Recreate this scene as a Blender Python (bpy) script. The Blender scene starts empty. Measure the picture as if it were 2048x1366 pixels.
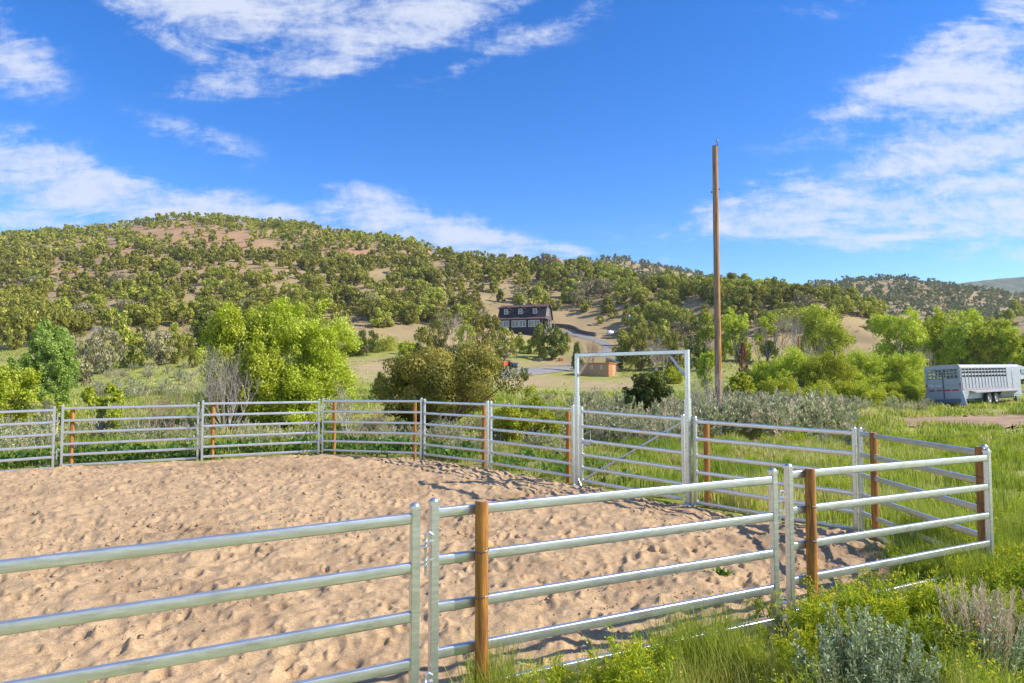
import bpy, math, random
import numpy as np
from mathutils import Vector, Matrix

rng = np.random.default_rng(11)
random.seed(5)
SC = bpy.context.scene
COL = SC.collection
PI = math.pi

# ------------------------------------------------------------------ camera model
F = 1365.333          # focal length in pixels of a 2048 px wide frame (24 mm on 36 mm)
CU, CV = 1024.0, 683.0
CAMZ = 2.55
PITCH = math.atan(67.0 / F)
cP, sP = math.cos(PITCH), math.sin(PITCH)


def ray(u, v):
    a = (np.asarray(u, float) - CU) / F
    b = (CV - np.asarray(v, float)) / F
    y = cP - sP * b
    z = sP + cP * b
    return a / y, z / y


def at(u, v, Y):
    t, e = ray(u, v)
    return np.array([t * Y, Y, CAMZ + e * Y])


def project(x, y, z):
    zz = z - CAMZ
    d = y * cP + zz * sP
    return CU + F * x / d, CV - F * (zz * cP - y * sP) / d


# ------------------------------------------------------------------ mesh helpers
def mesh_np(name, V, quads=None, tris=None, rnd=None, smooth=False, attrs=None, mats=(), midx=None):
    V = np.ascontiguousarray(V, np.float32)
    nq = 0 if quads is None else len(quads)
    nt = 0 if tris is None else len(tris)
    parts, starts, tot = [], [], 0
    if nq:
        parts.append(np.asarray(quads, np.int32).ravel())
        starts.append(np.arange(nq, dtype=np.int32) * 4)
        tot = nq * 4
    if nt:
        parts.append(np.asarray(tris, np.int32).ravel())
        starts.append(tot + np.arange(nt, dtype=np.int32) * 3)
    me = bpy.data.meshes.new(name)
    li = np.concatenate(parts)
    me.vertices.add(len(V)); me.vertices.foreach_set('co', V.ravel())
    me.loops.add(len(li)); me.loops.foreach_set('vertex_index', li)
    me.polygons.add(nq + nt); me.polygons.foreach_set('loop_start', np.concatenate(starts))
    if midx is not None:
        me.polygons.foreach_set('material_index', np.ascontiguousarray(midx, np.int32))
    me.update(calc_edges=True)
    if smooth:
        me.polygons.foreach_set('use_smooth', np.ones(nq + nt, bool))
    if rnd is not None:
        a = me.attributes.new('rnd', 'FLOAT', 'FACE')
        a.data.foreach_set('value', np.ascontiguousarray(rnd, np.float32))
    for k, val in (attrs or {}).items():
        a = me.attributes.new(k, 'FLOAT', 'POINT')
        a.data.foreach_set('value', np.ascontiguousarray(val, np.float32))
    for m in mats:
        me.materials.append(m)
    return me


def link(name, me, parent=None, loc=None, rotz=0.0):
    o = bpy.data.objects.new(name, me)
    COL.objects.link(o)
    if parent is not None:
        o.parent = parent
    if loc is not None:
        o.location = [float(c) for c in loc]
    o.rotation_euler = (0, 0, float(rotz))
    return o


def tag(o, label=None, cat=None, group=None, kind=None):
    if label: o['label'] = label
    if cat: o['category'] = cat
    if group: o['group'] = group
    if kind: o['kind'] = kind
    return o


def thing(name, label, cat, loc, rotz=0.0, group=None):
    o = link(name, None, None, loc, rotz)
    o.empty_display_size = 0.3
    return tag(o, label, cat, group)


class MB:
    """collects boxes, tubes and extrusions into one mesh"""
    def __init__(self):
        self.v, self.f = [], []

    def add(self, vs, fs, M=None):
        n = len(self.v)
        for p in vs:
            p = Vector(p)
            self.v.append(tuple(M @ p) if M is not None else tuple(p))
        self.f += [tuple(i + n for i in f) for f in fs]
        return self

    def box(self, x0, x1, y0, y1, z0, z1, M=None):
        vs = [(x, y, z) for z in (z0, z1) for y in (y0, y1) for x in (x0, x1)]
        fs = [(0, 2, 3, 1), (4, 5, 7, 6), (0, 1, 5, 4), (2, 6, 7, 3), (0, 4, 6, 2), (1, 3, 7, 5)]
        return self.add(vs, fs, M)

    def tube(self, p0, p1, r0, r1=None, n=10, caps=True):
        r1 = r0 if r1 is None else r1
        p0, p1 = Vector(p0), Vector(p1)
        d = (p1 - p0).normalized()
        a = d.cross(Vector((0, 0, 1)) if abs(d.z) < .9 else Vector((1, 0, 0))).normalized()
        b = d.cross(a)
        vs = []
        for p, r in ((p0, r0), (p1, r1)):
            for k in range(n):
                w = 2 * PI * k / n
                vs.append(p + a * (r * math.cos(w)) + b * (r * math.sin(w)))
        fs = [(k, k + n, (k + 1) % n + n, (k + 1) % n) for k in range(n)]
        if caps:
            fs += [tuple(range(n)), tuple(reversed(range(n, 2 * n)))]
        return self.add(vs, fs)

    def sweep(self, pts, r, n=8):
        for i in range(len(pts) - 1):
            self.tube(pts[i], pts[i + 1], r, n=n)
        return self

    def prism(self, prof, x0, x1, dz0=0.0, dz1=0.0):
        """profile in (y, z) extruded along x, its two ends lifted by dz0 / dz1"""
        n = len(prof)
        vs = [(x0, y, z + dz0) for y, z in prof] + [(x1, y, z + dz1) for y, z in prof]
        fs = [(k, (k + 1) % n, (k + 1) % n + n, k + n) for k in range(n)]
        fs += [tuple(reversed(range(n))), tuple(range(n, 2 * n))]
        return self.add(vs, fs)

    def lathe(self, prof, c=(0, 0, 0), n=16, axis='z'):
        vs, fs = [], []
        m = len(prof)
        for k in range(n):
            w = 2 * PI * k / n
            for r, h in prof:
                if axis == 'z':
                    p = (r * math.cos(w), r * math.sin(w), h)
                elif axis == 'y':
                    p = (r * math.cos(w), h, r * math.sin(w))
                else:
                    p = (h, r * math.cos(w), r * math.sin(w))
                vs.append((p[0] + c[0], p[1] + c[1], p[2] + c[2]))
        for k in range(n):
            for j in range(m - 1):
                fs.append((k * m + j, ((k + 1) % n) * m + j, ((k + 1) % n) * m + j + 1, k * m + j + 1))
        return self.add(vs, fs)

    def mesh(self, name, mat, smooth=None, bevel=0.0):
        me = bpy.data.meshes.new(name)
        me.from_pydata(self.v, [], self.f)
        import bmesh
        bm = bmesh.new(); bm.from_mesh(me)
        bmesh.ops.recalc_face_normals(bm, faces=bm.faces)
        if bevel > 0:
            es = [e for e in bm.edges if e.is_manifold and e.calc_face_angle(0) > .5]
            bmesh.ops.bevel(bm, geom=es, offset=bevel, segments=1, affect='EDGES', clamp_overlap=True)
        bm.to_mesh(me); bm.free()
        if smooth:
            me.polygons.foreach_set('use_smooth', [True] * len(me.polygons))
            me.set_sharp_from_angle(angle=math.radians(smooth))
        me.materials.append(mat)
        return me

    def build(self, name, mat, parent=None, smooth=None, bevel=0.0, loc=None, rotz=0.0):
        return link(name, self.mesh(name, mat, smooth, bevel), parent, loc, rotz)


def rrect(w, h, r, k=3):
    pts = []
    for cx, cy, a0 in ((w / 2 - r, h / 2 - r, 0), (-w / 2 + r, h / 2 - r, 90), (-w / 2 + r, -h / 2 + r, 180), (w / 2 - r, -h / 2 + r, 270)):
        for i in range(k + 1):
            a = math.radians(a0 + 90 * i / k)
            pts.append((cx + r * math.cos(a), cy + r * math.sin(a)))
    return pts


# ------------------------------------------------------------------ numpy noise
def value_noise(nx, ny, cells_x, cells_y, r):
    g = r.random((cells_y + 3, cells_x + 3))
    x = np.linspace(0, cells_x, nx, endpoint=False); y = np.linspace(0, cells_y, ny, endpoint=False)
    xi, yi = x.astype(int), y.astype(int)
    fx, fy = x - xi, y - yi
    fx = fx * fx * (3 - 2 * fx); fy = fy * fy * (3 - 2 * fy)
    a = g[np.ix_(yi, xi)]; b = g[np.ix_(yi, xi + 1)]; c = g[np.ix_(yi + 1, xi)]; d = g[np.ix_(yi + 1, xi + 1)]
    return (a * (1 - fx) + b * fx) * (1 - fy)[:, None] + (c * (1 - fx) + d * fx) * fy[:, None] - .5


def fbm(nx, ny, sx, sy, cell, octaves, r, gain=.5):
    """nx x ny samples over sx x sy metres, first octave with cells of the given size"""
    out = np.zeros((ny, nx)); a = 1.0
    for _ in range(octaves):
        out += a * value_noise(nx, ny, max(1, int(sx / cell)), max(1, int(sy / cell)), r)
        a *= gain; cell /= 2
    return out


class Noise2:
    """lattice noise that can be sampled anywhere"""
    def __init__(self, cell, seed, octaves=3, gain=.5):
        r = np.random.default_rng(seed)
        self.g = [r.random((256, 256)) for _ in range(octaves)]
        self.cell, self.gain = cell, gain

    def __call__(self, x, y):
        x = np.asarray(x, float); y = np.asarray(y, float)
        out, a, c = 0.0, 1.0, self.cell
        for g in self.g:
            X, Y = x / c + 1000.3, y / c + 1000.7
            xi, yi = np.floor(X).astype(int), np.floor(Y).astype(int)
            fx, fy = X - xi, Y - yi
            fx = fx * fx * (3 - 2 * fx); fy = fy * fy * (3 - 2 * fy)
            x0, x1, y0, y1 = xi & 255, (xi + 1) & 255, yi & 255, (yi + 1) & 255
            v = (g[y0, x0] * (1 - fx) + g[y0, x1] * fx) * (1 - fy) + (g[y1, x0] * (1 - fx) + g[y1, x1] * fx) * fy
            out = out + a * (v - .5); a *= self.gain; c /= 2.03
        return out


# ------------------------------------------------------------------ materials
def newmat(name):
    m = bpy.data.materials.new(name); m.use_nodes = True
    nt = m.node_tree
    for n in list(nt.nodes): nt.nodes.remove(n)
    return m, nt


def nd(nt, typ, **kw):
    n = nt.nodes.new(typ)
    for k, v in kw.items():
        if k == 'inp':
            for i, val in v.items():
                if hasattr(val, 'is_linked') or isinstance(val, bpy.types.NodeSocket):
                    nt.links.new(val, n.inputs[i])
                else:
                    n.inputs[i].default_value = val
        else:
            setattr(n, k, v)
    return n


def ramp(nt, fac, stops, interp='LINEAR'):
    n = nt.nodes.new('ShaderNodeValToRGB')
    n.color_ramp.interpolation = interp
    cr = n.color_ramp
    while len(cr.elements) < len(stops): cr.elements.new(.5)
    for e, (p, c) in zip(cr.elements, stops):
        e.position = p; e.color = (*c, 1)
    nt.links.new(fac, n.inputs[0])
    return n.outputs[0]


def mixc(nt, fac, a, b, mode='MIX'):
    n = nt.nodes.new('ShaderNodeMix'); n.data_type = 'RGBA'; n.blend_type = mode
    for i, val in ((0, fac), (6, a), (7, b)):
        if isinstance(val, bpy.types.NodeSocket): nt.links.new(val, n.inputs[i])
        elif i == 0: n.inputs[0].default_value = val
        else: n.inputs[i].default_value = (*val, 1)
    return n.outputs[2]


def noise(nt, vec, scale, detail=4, rough=.55, dist=0.0):
    n = nd(nt, 'ShaderNodeTexNoise', inp={'Scale': scale, 'Detail': detail, 'Roughness': rough, 'Distortion': dist})
    if vec is not None: nt.links.new(vec, n.inputs['Vector'])
    return n.outputs['Fac']


def coord(nt, which='Object', scale=None):
    c = nt.nodes.new('ShaderNodeTexCoord').outputs[which]
    if scale is None: return c
    m = nd(nt, 'ShaderNodeMapping', inp={'Scale': scale})
    nt.links.new(c, m.inputs['Vector'])
    return m.outputs[0]


def principled(nt, **kw):
    p = nt.nodes.new('ShaderNodeBsdfPrincipled')
    for k, v in kw.items():
        k = {'base': 'Base Color', 'rough': 'Roughness', 'metal': 'Metallic', 'normal': 'Normal', 'spec': 'Specular IOR Level', 'coat': 'Coat Weight'}[k]
        if isinstance(v, bpy.types.NodeSocket): nt.links.new(v, p.inputs[k])
        elif isinstance(v, tuple): p.inputs[k].default_value = (*v, 1)
        else: p.inputs[k].default_value = v
    o = nt.nodes.new('ShaderNodeOutputMaterial')
    nt.links.new(p.outputs[0], o.inputs[0])
    return p


def bump(nt, h, strength=.4, dist=.02):
    b = nd(nt, 'ShaderNodeBump', inp={'Strength': strength, 'Distance': dist})
    nt.links.new(h, b.inputs['Height'])
    return b.outputs[0]


def simple(name, col, rough=.6, metal=0.0, var=.25, scale=6.0, bmp=0.0, stretch=None):
    m, nt = newmat(name)
    v = coord(nt, 'Object', stretch)
    n = noise(nt, v, scale, 5, .6)
    c = ramp(nt, n, [(.25, tuple(x * (1 - var) for x in col)), (.75, tuple(min(1, x * (1 + var)) for x in col))])
    kw = {}
    if bmp: kw['normal'] = bump(nt, n, bmp)
    principled(nt, base=c, rough=rough, metal=metal, **kw)
    return m


def foliage(name, stops, obj_var=.25, transl=.3, hue=.005):
    """leaf material: colour from the face attribute rnd, a little from the object's own random number"""
    m, nt = newmat(name)
    a = nd(nt, 'ShaderNodeAttribute', attribute_name='rnd').outputs['Fac']
    c = ramp(nt, a, stops)
    oi = nt.nodes.new('ShaderNodeObjectInfo').outputs['Random']
    k = nd(nt, 'ShaderNodeMapRange', inp={0: oi, 3: 1 - obj_var, 4: 1 + obj_var}).outputs[0]
    hv = nt.nodes.new('ShaderNodeHueSaturation')
    nt.links.new(c, hv.inputs['Color']); nt.links.new(k, hv.inputs['Value'])
    h = nd(nt, 'ShaderNodeMapRange', inp={0: oi, 3: .5 - hue, 4: .5 + hue}).outputs[0]
    nt.links.new(h, hv.inputs['Hue'])
    col = hv.outputs[0]
    d = nd(nt, 'ShaderNodeBsdfDiffuse'); nt.links.new(col, d.inputs[0])
    t = nd(nt, 'ShaderNodeBsdfTranslucent'); nt.links.new(col, t.inputs[0])
    mx = nd(nt, 'ShaderNodeMixShader', inp={0: transl}); nt.links.new(d.outputs[0], mx.inputs[1]); nt.links.new(t.outputs[0], mx.inputs[2])
    g = nd(nt, 'ShaderNodeBsdfGlossy', inp={'Roughness': .45, 'Color': (.9, .95, 1, 1)})
    m2 = nd(nt, 'ShaderNodeMixShader', inp={0: .02}); nt.links.new(mx.outputs[0], m2.inputs[1]); nt.links.new(g.outputs[0], m2.inputs[2])
    o = nt.nodes.new('ShaderNodeOutputMaterial'); nt.links.new(m2.outputs[0], o.inputs[0])
    return m

# ------------------------------------------------------------------ scene, camera, light
cam_d = bpy.data.cameras.new('camera'); cam = link('camera', cam_d)
cam_d.sensor_width = 36.0; cam_d.lens = 24.0
cam_d.clip_start = .1; cam_d.clip_end = 9000
cam.location = (0, 0, CAMZ); cam.rotation_euler = (PI / 2 + PITCH, 0, 0)
SC.camera = cam
SC.view_settings.view_transform = 'Standard'; SC.view_settings.look = 'None'
SC.view_settings.exposure = 0.64; SC.view_settings.gamma = 1.0
SC.cycles.max_bounces = 6; SC.cycles.diffuse_bounces = 3; SC.cycles.glossy_bounces = 3
SC.cycles.transmission_bounces = 4; SC.cycles.use_denoising = True

SUN_EL, SUN_AZ = math.radians(38), math.radians(97)      # azimuth from +Y towards +X
sv = Vector((math.sin(SUN_AZ) * math.cos(SUN_EL), math.cos(SUN_AZ) * math.cos(SUN_EL), math.sin(SUN_EL)))
sd = bpy.data.lights.new('sun', 'SUN'); so = link('sun', sd)
sd.energy = 4.4; sd.angle = math.radians(.53); sd.color = (1, .945, .86)
so.rotation_euler = sv.to_track_quat('Z', 'Y').to_euler(); so.location = (60, -10, 60)

W = bpy.data.worlds.new('World'); SC.world = W; W.use_nodes = True
wt = W.node_tree
for n in list(wt.nodes): wt.nodes.remove(n)
sky = nd(wt, 'ShaderNodeTexSky', sky_type='NISHITA', sun_disc=False)
sky.sun_elevation = SUN_EL; sky.sun_rotation = SUN_AZ
sky.altitude = 2000; sky.air_density = 1.0; sky.dust_density = .25; sky.ozone_density = 2.2
hs = nd(wt, 'ShaderNodeHueSaturation', inp={'Saturation': 1.40, 'Value': 1.06, 'Hue': .511})
wt.links.new(sky.outputs[0], hs.inputs['Color'])
geo = wt.nodes.new('ShaderNodeTexCoord').outputs['Generated']
sep = nd(wt, 'ShaderNodeSeparateXYZ', inp={0: geo})


def wm(op, a, b=None, c=None):
    n = nd(wt, 'ShaderNodeMath', operation=op)
    for i, val in enumerate((a, b, c)):
        if val is None: continue
        if isinstance(val, bpy.types.NodeSocket): wt.links.new(val, n.inputs[i])
        else: n.inputs[i].default_value = val
    return n.outputs[0]


ay = wm('MAXIMUM', wm('ABSOLUTE', sep.outputs[1]), .05)
gn = nd(wt, 'ShaderNodeCombineXYZ', inp={0: wm('DIVIDE', sep.outputs[0], ay), 1: wm('DIVIDE', sep.outputs[2], ay)})
GN = gn.outputs[0]
# cirrus layer: noise on a plane high above, so it thins out in perspective towards the horizon
zc = wm('MAXIMUM', wm('ADD', sep.outputs[2], .12), .05)
pl = nd(wt, 'ShaderNodeCombineXYZ', inp={0: wm('DIVIDE', sep.outputs[0], zc), 1: wm('DIVIDE', sep.outputs[1], zc)})
mp = nd(wt, 'ShaderNodeMapping', inp={0: pl.outputs[0], 'Rotation': (0, 0, math.radians(30)), 'Scale': (1.0, 2.0, 1)})
n1 = noise(wt, mp.outputs[0], 1.5, 14, .68, .5)
gm = nd(wt, 'ShaderNodeMapping', inp={0: GN, 'Rotation': (0, 0, math.radians(-24)), 'Scale': (2.6, 9.5, 1)})
n2 = noise(wt, gm.outputs[0], 1.7, 12, .62, 1.0)
nz = wm('ADD', wm('MULTIPLY', n1, .45), wm('MULTIPLY', n2, .55))
gm3 = nd(wt, 'ShaderNodeMapping', inp={0: GN, 'Rotation': (0, 0, math.radians(-20)), 'Scale': (6, 17.0, 1)})
n3 = noise(wt, gm3.outputs[0], 1.2, 9, .70, .8)
nz = wm('ADD', nz, wm('MULTIPLY', wm('SUBTRACT', n3, .5), .46))
n4 = noise(wt, GN, 42, 5, .7, .2)
nz = wm('ADD', nz, wm('MULTIPLY', wm('SUBTRACT', n4, .5), .26))
#        u    v    ru   rv  angle weight
CLOUDS = [(500, 5, 270, 85, 8, .95), (720, 70, 330, 62, -16, .78), (390, 75, 170, 50, 25, .6), (880, 15, 230, 70, -18, .9), (520, 165, 150, 36, -8, .62),
          (640, 130, 110, 40, -30, .45), (1010, 95, 190, 46, -22, .3), (1130, 40, 160, 30, -22, .28),
          (25, 120, 110, 66, 30, .6), (-60, 40, 160, 90, 30, .5),
          (110, 355, 330, 72, 17, .82), (320, 400, 330, 52, 12, .7), (20, 440, 200, 45, 6, .7), (370, 262, 130, 36, 14, .34), (450, 300, 90, 26, 20, .2),
          (740, 412, 118, 42, 14, .9), (830, 450, 150, 34, 14, .55), (960, 490, 190, 42, 16, .72), (690, 470, 300, 52, 6, .5),
          (1130, 497, 60, 14, 8, .5), (930, 430, 70, 18, 6, .22), (1290, 500, 120, 30, 20, .2),
          (1900, 130, 330, 56, -24, .62), (1960, 60, 260, 62, -30, .55), (1980, 190, 240, 62, -18, .85), (1740, 190, 150, 26, -24, .4),
          (1830, 370, 390, 70, -10, .8), (2010, 320, 300, 80, -14, .85), (1590, 425, 260, 40, -8, .72), (1960, 440, 330, 54, -6, .7), (1560, 468, 90, 16, -10, .34),
          (1720, 494, 120, 20, 0, .4), (1500, 370, 150, 26, -12, .2), (2040, 505, 160, 24, -4, .35), (1650, 20, 200, 30, -10, .18)]
mask = None
for (u, v, ru, rv, ang, wgt) in CLOUDS:
    t0, e0 = ray(u, v)
    m = nd(wt, 'ShaderNodeMapping', vector_type='TEXTURE', inp={0: GN, 'Location': (float(t0), float(e0), 0), 'Rotation': (0, 0, math.radians(-ang)), 'Scale': (ru / F, rv / F, 1)})
    ln = nd(wt, 'ShaderNodeVectorMath', operation='LENGTH', inp={0: m.outputs[0]})
    g = nd(wt, 'ShaderNodeMapRange', interpolation_type='SMOOTHERSTEP', inp={0: ln.outputs['Value'], 1: 1.75, 2: 0.0, 3: 0.0, 4: wgt}).outputs[0]
    mask = g if mask is None else wm('ADD', mask, wm('MULTIPLY', g, wm('SUBTRACT', 1.0, mask)))
# behind the viewer: the same kind of scattered cirrus without placed masses
front = nd(wt, 'ShaderNodeMapRange', inp={0: sep.outputs[1], 1: -.1, 2: .2}).outputs[0]
mask = wm('ADD', wm('MULTIPLY', mask, front), wm('MULTIPLY', wm('SUBTRACT', 1.0, front), .45))
dens = wm('ADD', wm('MULTIPLY', wm('SUBTRACT', nz, .5), 4.6), wm('MULTIPLY', wm('SUBTRACT', wm('MINIMUM', mask, .85), .46), 1.3))
cov = nd(wt, 'ShaderNodeMapRange', interpolation_type='SMOOTHSTEP', inp={0: dens, 1: -.46, 2: .95, 3: 0.0, 4: 1.0}).outputs[0]
cov = wm('MULTIPLY', cov, nd(wt, 'ShaderNodeMapRange', inp={0: mask, 1: .0, 2: .3}).outputs[0])
cov = wm('MULTIPLY', cov, .9)
mxs = nd(wt, 'ShaderNodeMix', data_type='RGBA')
wt.links.new(cov, mxs.inputs[0]); wt.links.new(hs.outputs[0], mxs.inputs[6]); mxs.inputs[7].default_value = (3.35, 3.6, 4.25, 1)
bg = nd(wt, 'ShaderNodeBackground', inp={'Strength': .15}); wt.links.new(mxs.outputs[2], bg.inputs[0])
wo = wt.nodes.new('ShaderNodeOutputWorld'); wt.links.new(bg.outputs[0], wo.inputs[0])

# ------------------------------------------------------------------ terrain heights
COLS = {
 -400: [(24, 898), (40, 838), (60, 792), (85, 748), (100, 708), (130, 655), (180, 600), (260, 540), (340, 505), (420, 482), (520, 500), (700, 560)],
 0:   [(24, 898), (40, 840), (60, 790), (85, 745), (100, 705), (130, 655), (180, 600), (260, 540), (340, 500), (420, 472), (520, 490), (700, 540)],
 170: [(24, 898), (40, 836), (60, 786), (85, 741), (100, 702), (130, 652), (180, 597), (260, 532), (340, 488), (420, 460), (520, 480), (700, 540)],
 340: [(24, 897), (40, 830), (60, 780), (85, 735), (105, 697), (135, 645), (180, 590), (260, 520), (340, 470), (420, 434), (520, 460), (700, 540)],
 500: [(24, 897), (40, 828), (60, 776), (85, 736), (110, 694), (140, 640), (180, 585), (260, 518), (340, 470), (420, 440), (520, 470), (700, 540)],
 650: [(24, 896), (40, 828), (60, 780), (90, 740), (125, 697), (150, 645), (185, 595), (260, 525), (330, 478), (400, 451), (500, 480), (700, 550)],
 800: [(24, 895), (40, 826), (60, 780), (90, 742), (130, 697), (155, 650), (190, 600), (250, 540), (310, 492), (360, 482), (450, 520), (700, 600)],
 900: [(24, 895), (40, 826), (60, 782), (90, 747), (125, 707), (160, 660), (190, 622), (230, 560), (270, 520), (300, 509), (360, 525), (600, 600)],
 1000: [(24, 895), (40, 826), (60, 785), (92, 752), (110, 737), (132, 712), (165, 664), (180, 656), (200, 612), (240, 548), (268, 524), (330, 545), (500, 620)],
 1090: [(24, 895), (40, 826), (60, 788), (97, 752), (120, 731), (140, 703), (166, 664), (182, 656), (205, 608), (235, 552), (258, 535), (320, 560), (500, 640)],
 1200: [(24, 895), (40, 826), (60, 790), (97, 752), (125, 722), (150, 692), (172, 660), (198, 610), (222, 562), (242, 547), (300, 575), (500, 650)],
 1300: [(24, 895), (40, 825), (60, 790), (97, 755), (120, 728), (145, 690), (170, 645), (195, 585), (212, 560), (260, 590), (500, 680)],
 1400: [(24, 895), (40, 822), (60, 790), (90, 757), (115, 724), (140, 680), (165, 615), (188, 573), (240, 610), (500, 700)],
 1500: [(24, 895), (40, 820), (60, 788), (90, 754), (115, 720), (140, 668), (162, 612), (180, 583), (230, 620), (500, 700)],
 1600: [(24, 895), (40, 818), (60, 786), (90, 755), (115, 722), (140, 672), (156, 626), (172, 591), (220, 630), (500, 700)],
 1700: [(24, 894), (40, 816), (60, 784), (90, 756), (115, 724), (140, 672), (152, 632), (164, 604), (210, 660), (500, 710)],
 1760: [(24, 894), (40, 815), (60, 783), (90, 756), (115, 727), (135, 682), (148, 645), (158, 622), (200, 670), (500, 710)],
 1820: [(24, 893), (40, 822), (46, 812), (60, 786), (90, 757), (115, 731), (135, 705), (150, 684), (165, 676), (210, 690), (500, 700)],
 1900: [(24, 893), (40, 824), (46, 814), (60, 786), (90, 757), (125, 726), (155, 700), (200, 684), (280, 668), (400, 660), (600, 670)],
 2048: [(24, 892), (40, 823), (46, 811), (60, 783), (90, 757), (120, 724), (150, 694), (200, 655), (270, 630), (330, 628), (450, 645)],
 2400: [(24, 890), (40, 806), (60, 774), (90, 750), (120, 715), (150, 680), (200, 640), (270, 610), (330, 600), (450, 620)],
}
NT, NY = 460, 330
TT = np.linspace(-1.5, 1.5, NT)
TY = np.geomspace(20, 2600, NY)
LY = np.log(TY)
cu = sorted(COLS)
ct = np.array([ray(u, 750)[0] for u in cu])
E = np.zeros((NY, len(cu)))
for j, u in enumerate(cu):
    Ys = np.array([p[0] for p in COLS[u]], float); vs = np.array([p[1] for p in COLS[u]], float)
    es = ray(np.full(len(vs), 1024.0), vs)[1]
    Ys = np.append(Ys, [1200, 2600]); es = np.append(es, [es[-1] * .35, 0.0])
    E[:, j] = np.interp(LY, np.log(Ys), es)
Ef = np.array([np.interp(TT, ct, E[i]) for i in range(NY)])


def gsm(A, s, ax):
    k = np.arange(-int(3 * s) - 1, int(3 * s) + 2); w = np.exp(-.5 * (k / s) ** 2); w /= w.sum()
    P = np.pad(A, [(len(k) // 2,) * 2 if i == ax else (0, 0) for i in (0, 1)], mode='edge')
    return np.apply_along_axis(lambda r: np.convolve(r, w, 'valid'), ax, P)


Ef = gsm(gsm(Ef, 5, 1), 2.2, 0)
YY, TTg = np.meshgrid(TY, TT, indexing='ij')
Z = CAMZ + Ef * YY
blend = np.clip((YY - 23) / 9, 0, 1)
Z = Z * blend


def ridge(us, vs, Yc, Ys, fall):
    c = np.interp(TT, [ray(u, 750)[0] for u in us], [ray(1024, v)[1] for v in vs])
    c = gsm(c[None, :], 2.5, 1)[0]
    zcrest = CAMZ + c * Yc
    up = np.clip((YY - Ys) / (Yc - Ys), 0, 1); dn = np.clip((YY - Yc) / fall, 0, 1)
    prof = np.where(YY < Yc, up ** 1.15, 1 - dn * dn * (3 - 2 * dn))
    return -3 + (zcrest[None, :] + 3) * prof * (YY > Ys)


H2 = ridge([700, 1000, 1050, 1090, 1150, 1230, 1300, 1350, 1400, 1500, 1600, 1750], [600, 552, 543, 529, 523, 513, 528, 541, 553, 582, 620, 700], 760, 400, 500)
H3 = ridge([1300, 1450, 1560, 1620, 1665, 1710, 1760, 1800, 1850, 1900, 1960, 2048, 2250, 2500], [700, 612, 578, 569, 562, 563, 562, 560, 562, 568, 576, 592, 622, 650], 640, 330, 400)
H4 = ridge([1500, 1850, 1940, 2000, 2048, 2150, 2400], [640, 578, 565, 555, 554, 548, 556], 1500, 900, 800)
hill_id = np.argmax(np.stack([Z, H2, H3, H4]), 0)
Z = np.max(np.stack([Z, H2, H3, H4]), 0)
nl = Noise2(38, 3, 4); ns = Noise2(7, 4, 3)
XX = TTg * YY
hillness = np.clip((YY - 92) / 40, 0, 1)
Z = Z + hillness * (nl(XX, YY) * 2.6 + ns(XX, YY) * .8) + (1 - hillness) * np.clip((YY - 24) / 12, 0, 1) * (ns(XX, YY) * .3)
Z = np.where(hill_id > 0, Z + nl(XX * .5, YY * .5) * 7, Z)
Eang = (Z - CAMZ) / YY
Emax = np.maximum.accumulate(Eang, 0)


def _look(A, x, y):
    y = np.maximum(np.asarray(y, float), 1e-3); x = np.asarray(x, float)
    t = np.clip(x / np.maximum(y, 20), TT[0], TT[-1] - 1e-6)
    j = (t - TT[0]) / (TT[1] - TT[0]); i = np.clip((np.log(np.clip(y, 20, 2599)) - LY[0]) / (LY[1] - LY[0]), 0, NY - 1.001)
    i0, j0 = i.astype(int), np.clip(j.astype(int), 0, NT - 2)
    fi, fj = i - i0, j - j0
    return (A[i0, j0] * (1 - fj) + A[i0, j0 + 1] * fj) * (1 - fi) + (A[i0 + 1, j0] * (1 - fj) + A[i0 + 1, j0 + 1] * fj) * fi


def tz(x, y):
    return _look(Z, x, y)


def hidden(x, y, h):
    """true where a thing of height h standing at x, y is wholly behind nearer ground"""
    return (tz(x, y) + h - CAMZ) / y < _look(Emax, x, np.asarray(y) * .97) - .0005


MY = np.geomspace(6, 2500, 3000)


def march(u, v, ymin=6.0):
    """where the sight line of a point of the photograph meets the ground"""
    t, e = ray(u, v)
    zt = tz(t * MY, MY)
    k = np.nonzero((zt >= CAMZ + e * MY) & (MY > ymin))[0]
    if not len(k): return None
    Y = MY[k[0]]
    return np.array([t * Y, Y, float(tz(t * Y, Y))])


# ------------------------------------------------------------------ the pen's outline
# each panel: left end (u, v of top rail, depth), right end
PANELS = [((-205, 833, 17.0), (109, 820, 18.75)), ((126, 817, 19.0), (397, 811, 20.6)), ((406, 807.5, 20.4), (638, 804, 22.2)),
          ((647, 802, 22.1), (843, 802.5, 20.9)), ((849, 804.5, 20.9), (975, 809, 18.9)), ((982, 809.5, 18.6), (1146, 818, 16.1)),
          ((1390, 843, 13.45), (1708, 866.5, 11.3)), ((1720, 867.5, 11.2), (1969, 907, 8.12)),
          ((1577, 950, 6.48), (1974, 915.5, 8.05)), ((868, 1026, 4.93), (1546, 959.5, 6.35)), ((-560, 1199, 3.35), (830, 1036.5, 4.78))]
ring = [at(u, v, Y)[:2] for p in PANELS[:8] for (u, v, Y) in p]
ring += [at(*PANELS[8][1])[:2], at(*PANELS[8][0])[:2], at(*PANELS[9][1])[:2], at(*PANELS[9][0])[:2], at(*PANELS[10][1])[:2], at(*PANELS[10][0])[:2]]
ring += [np.array(p) for p in [(-6.6, 2.3), (-12, 2.0), (-17, 4.5), (-20, 9.5), (-19, 14.5)]]
ring = np.array(ring)


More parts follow.
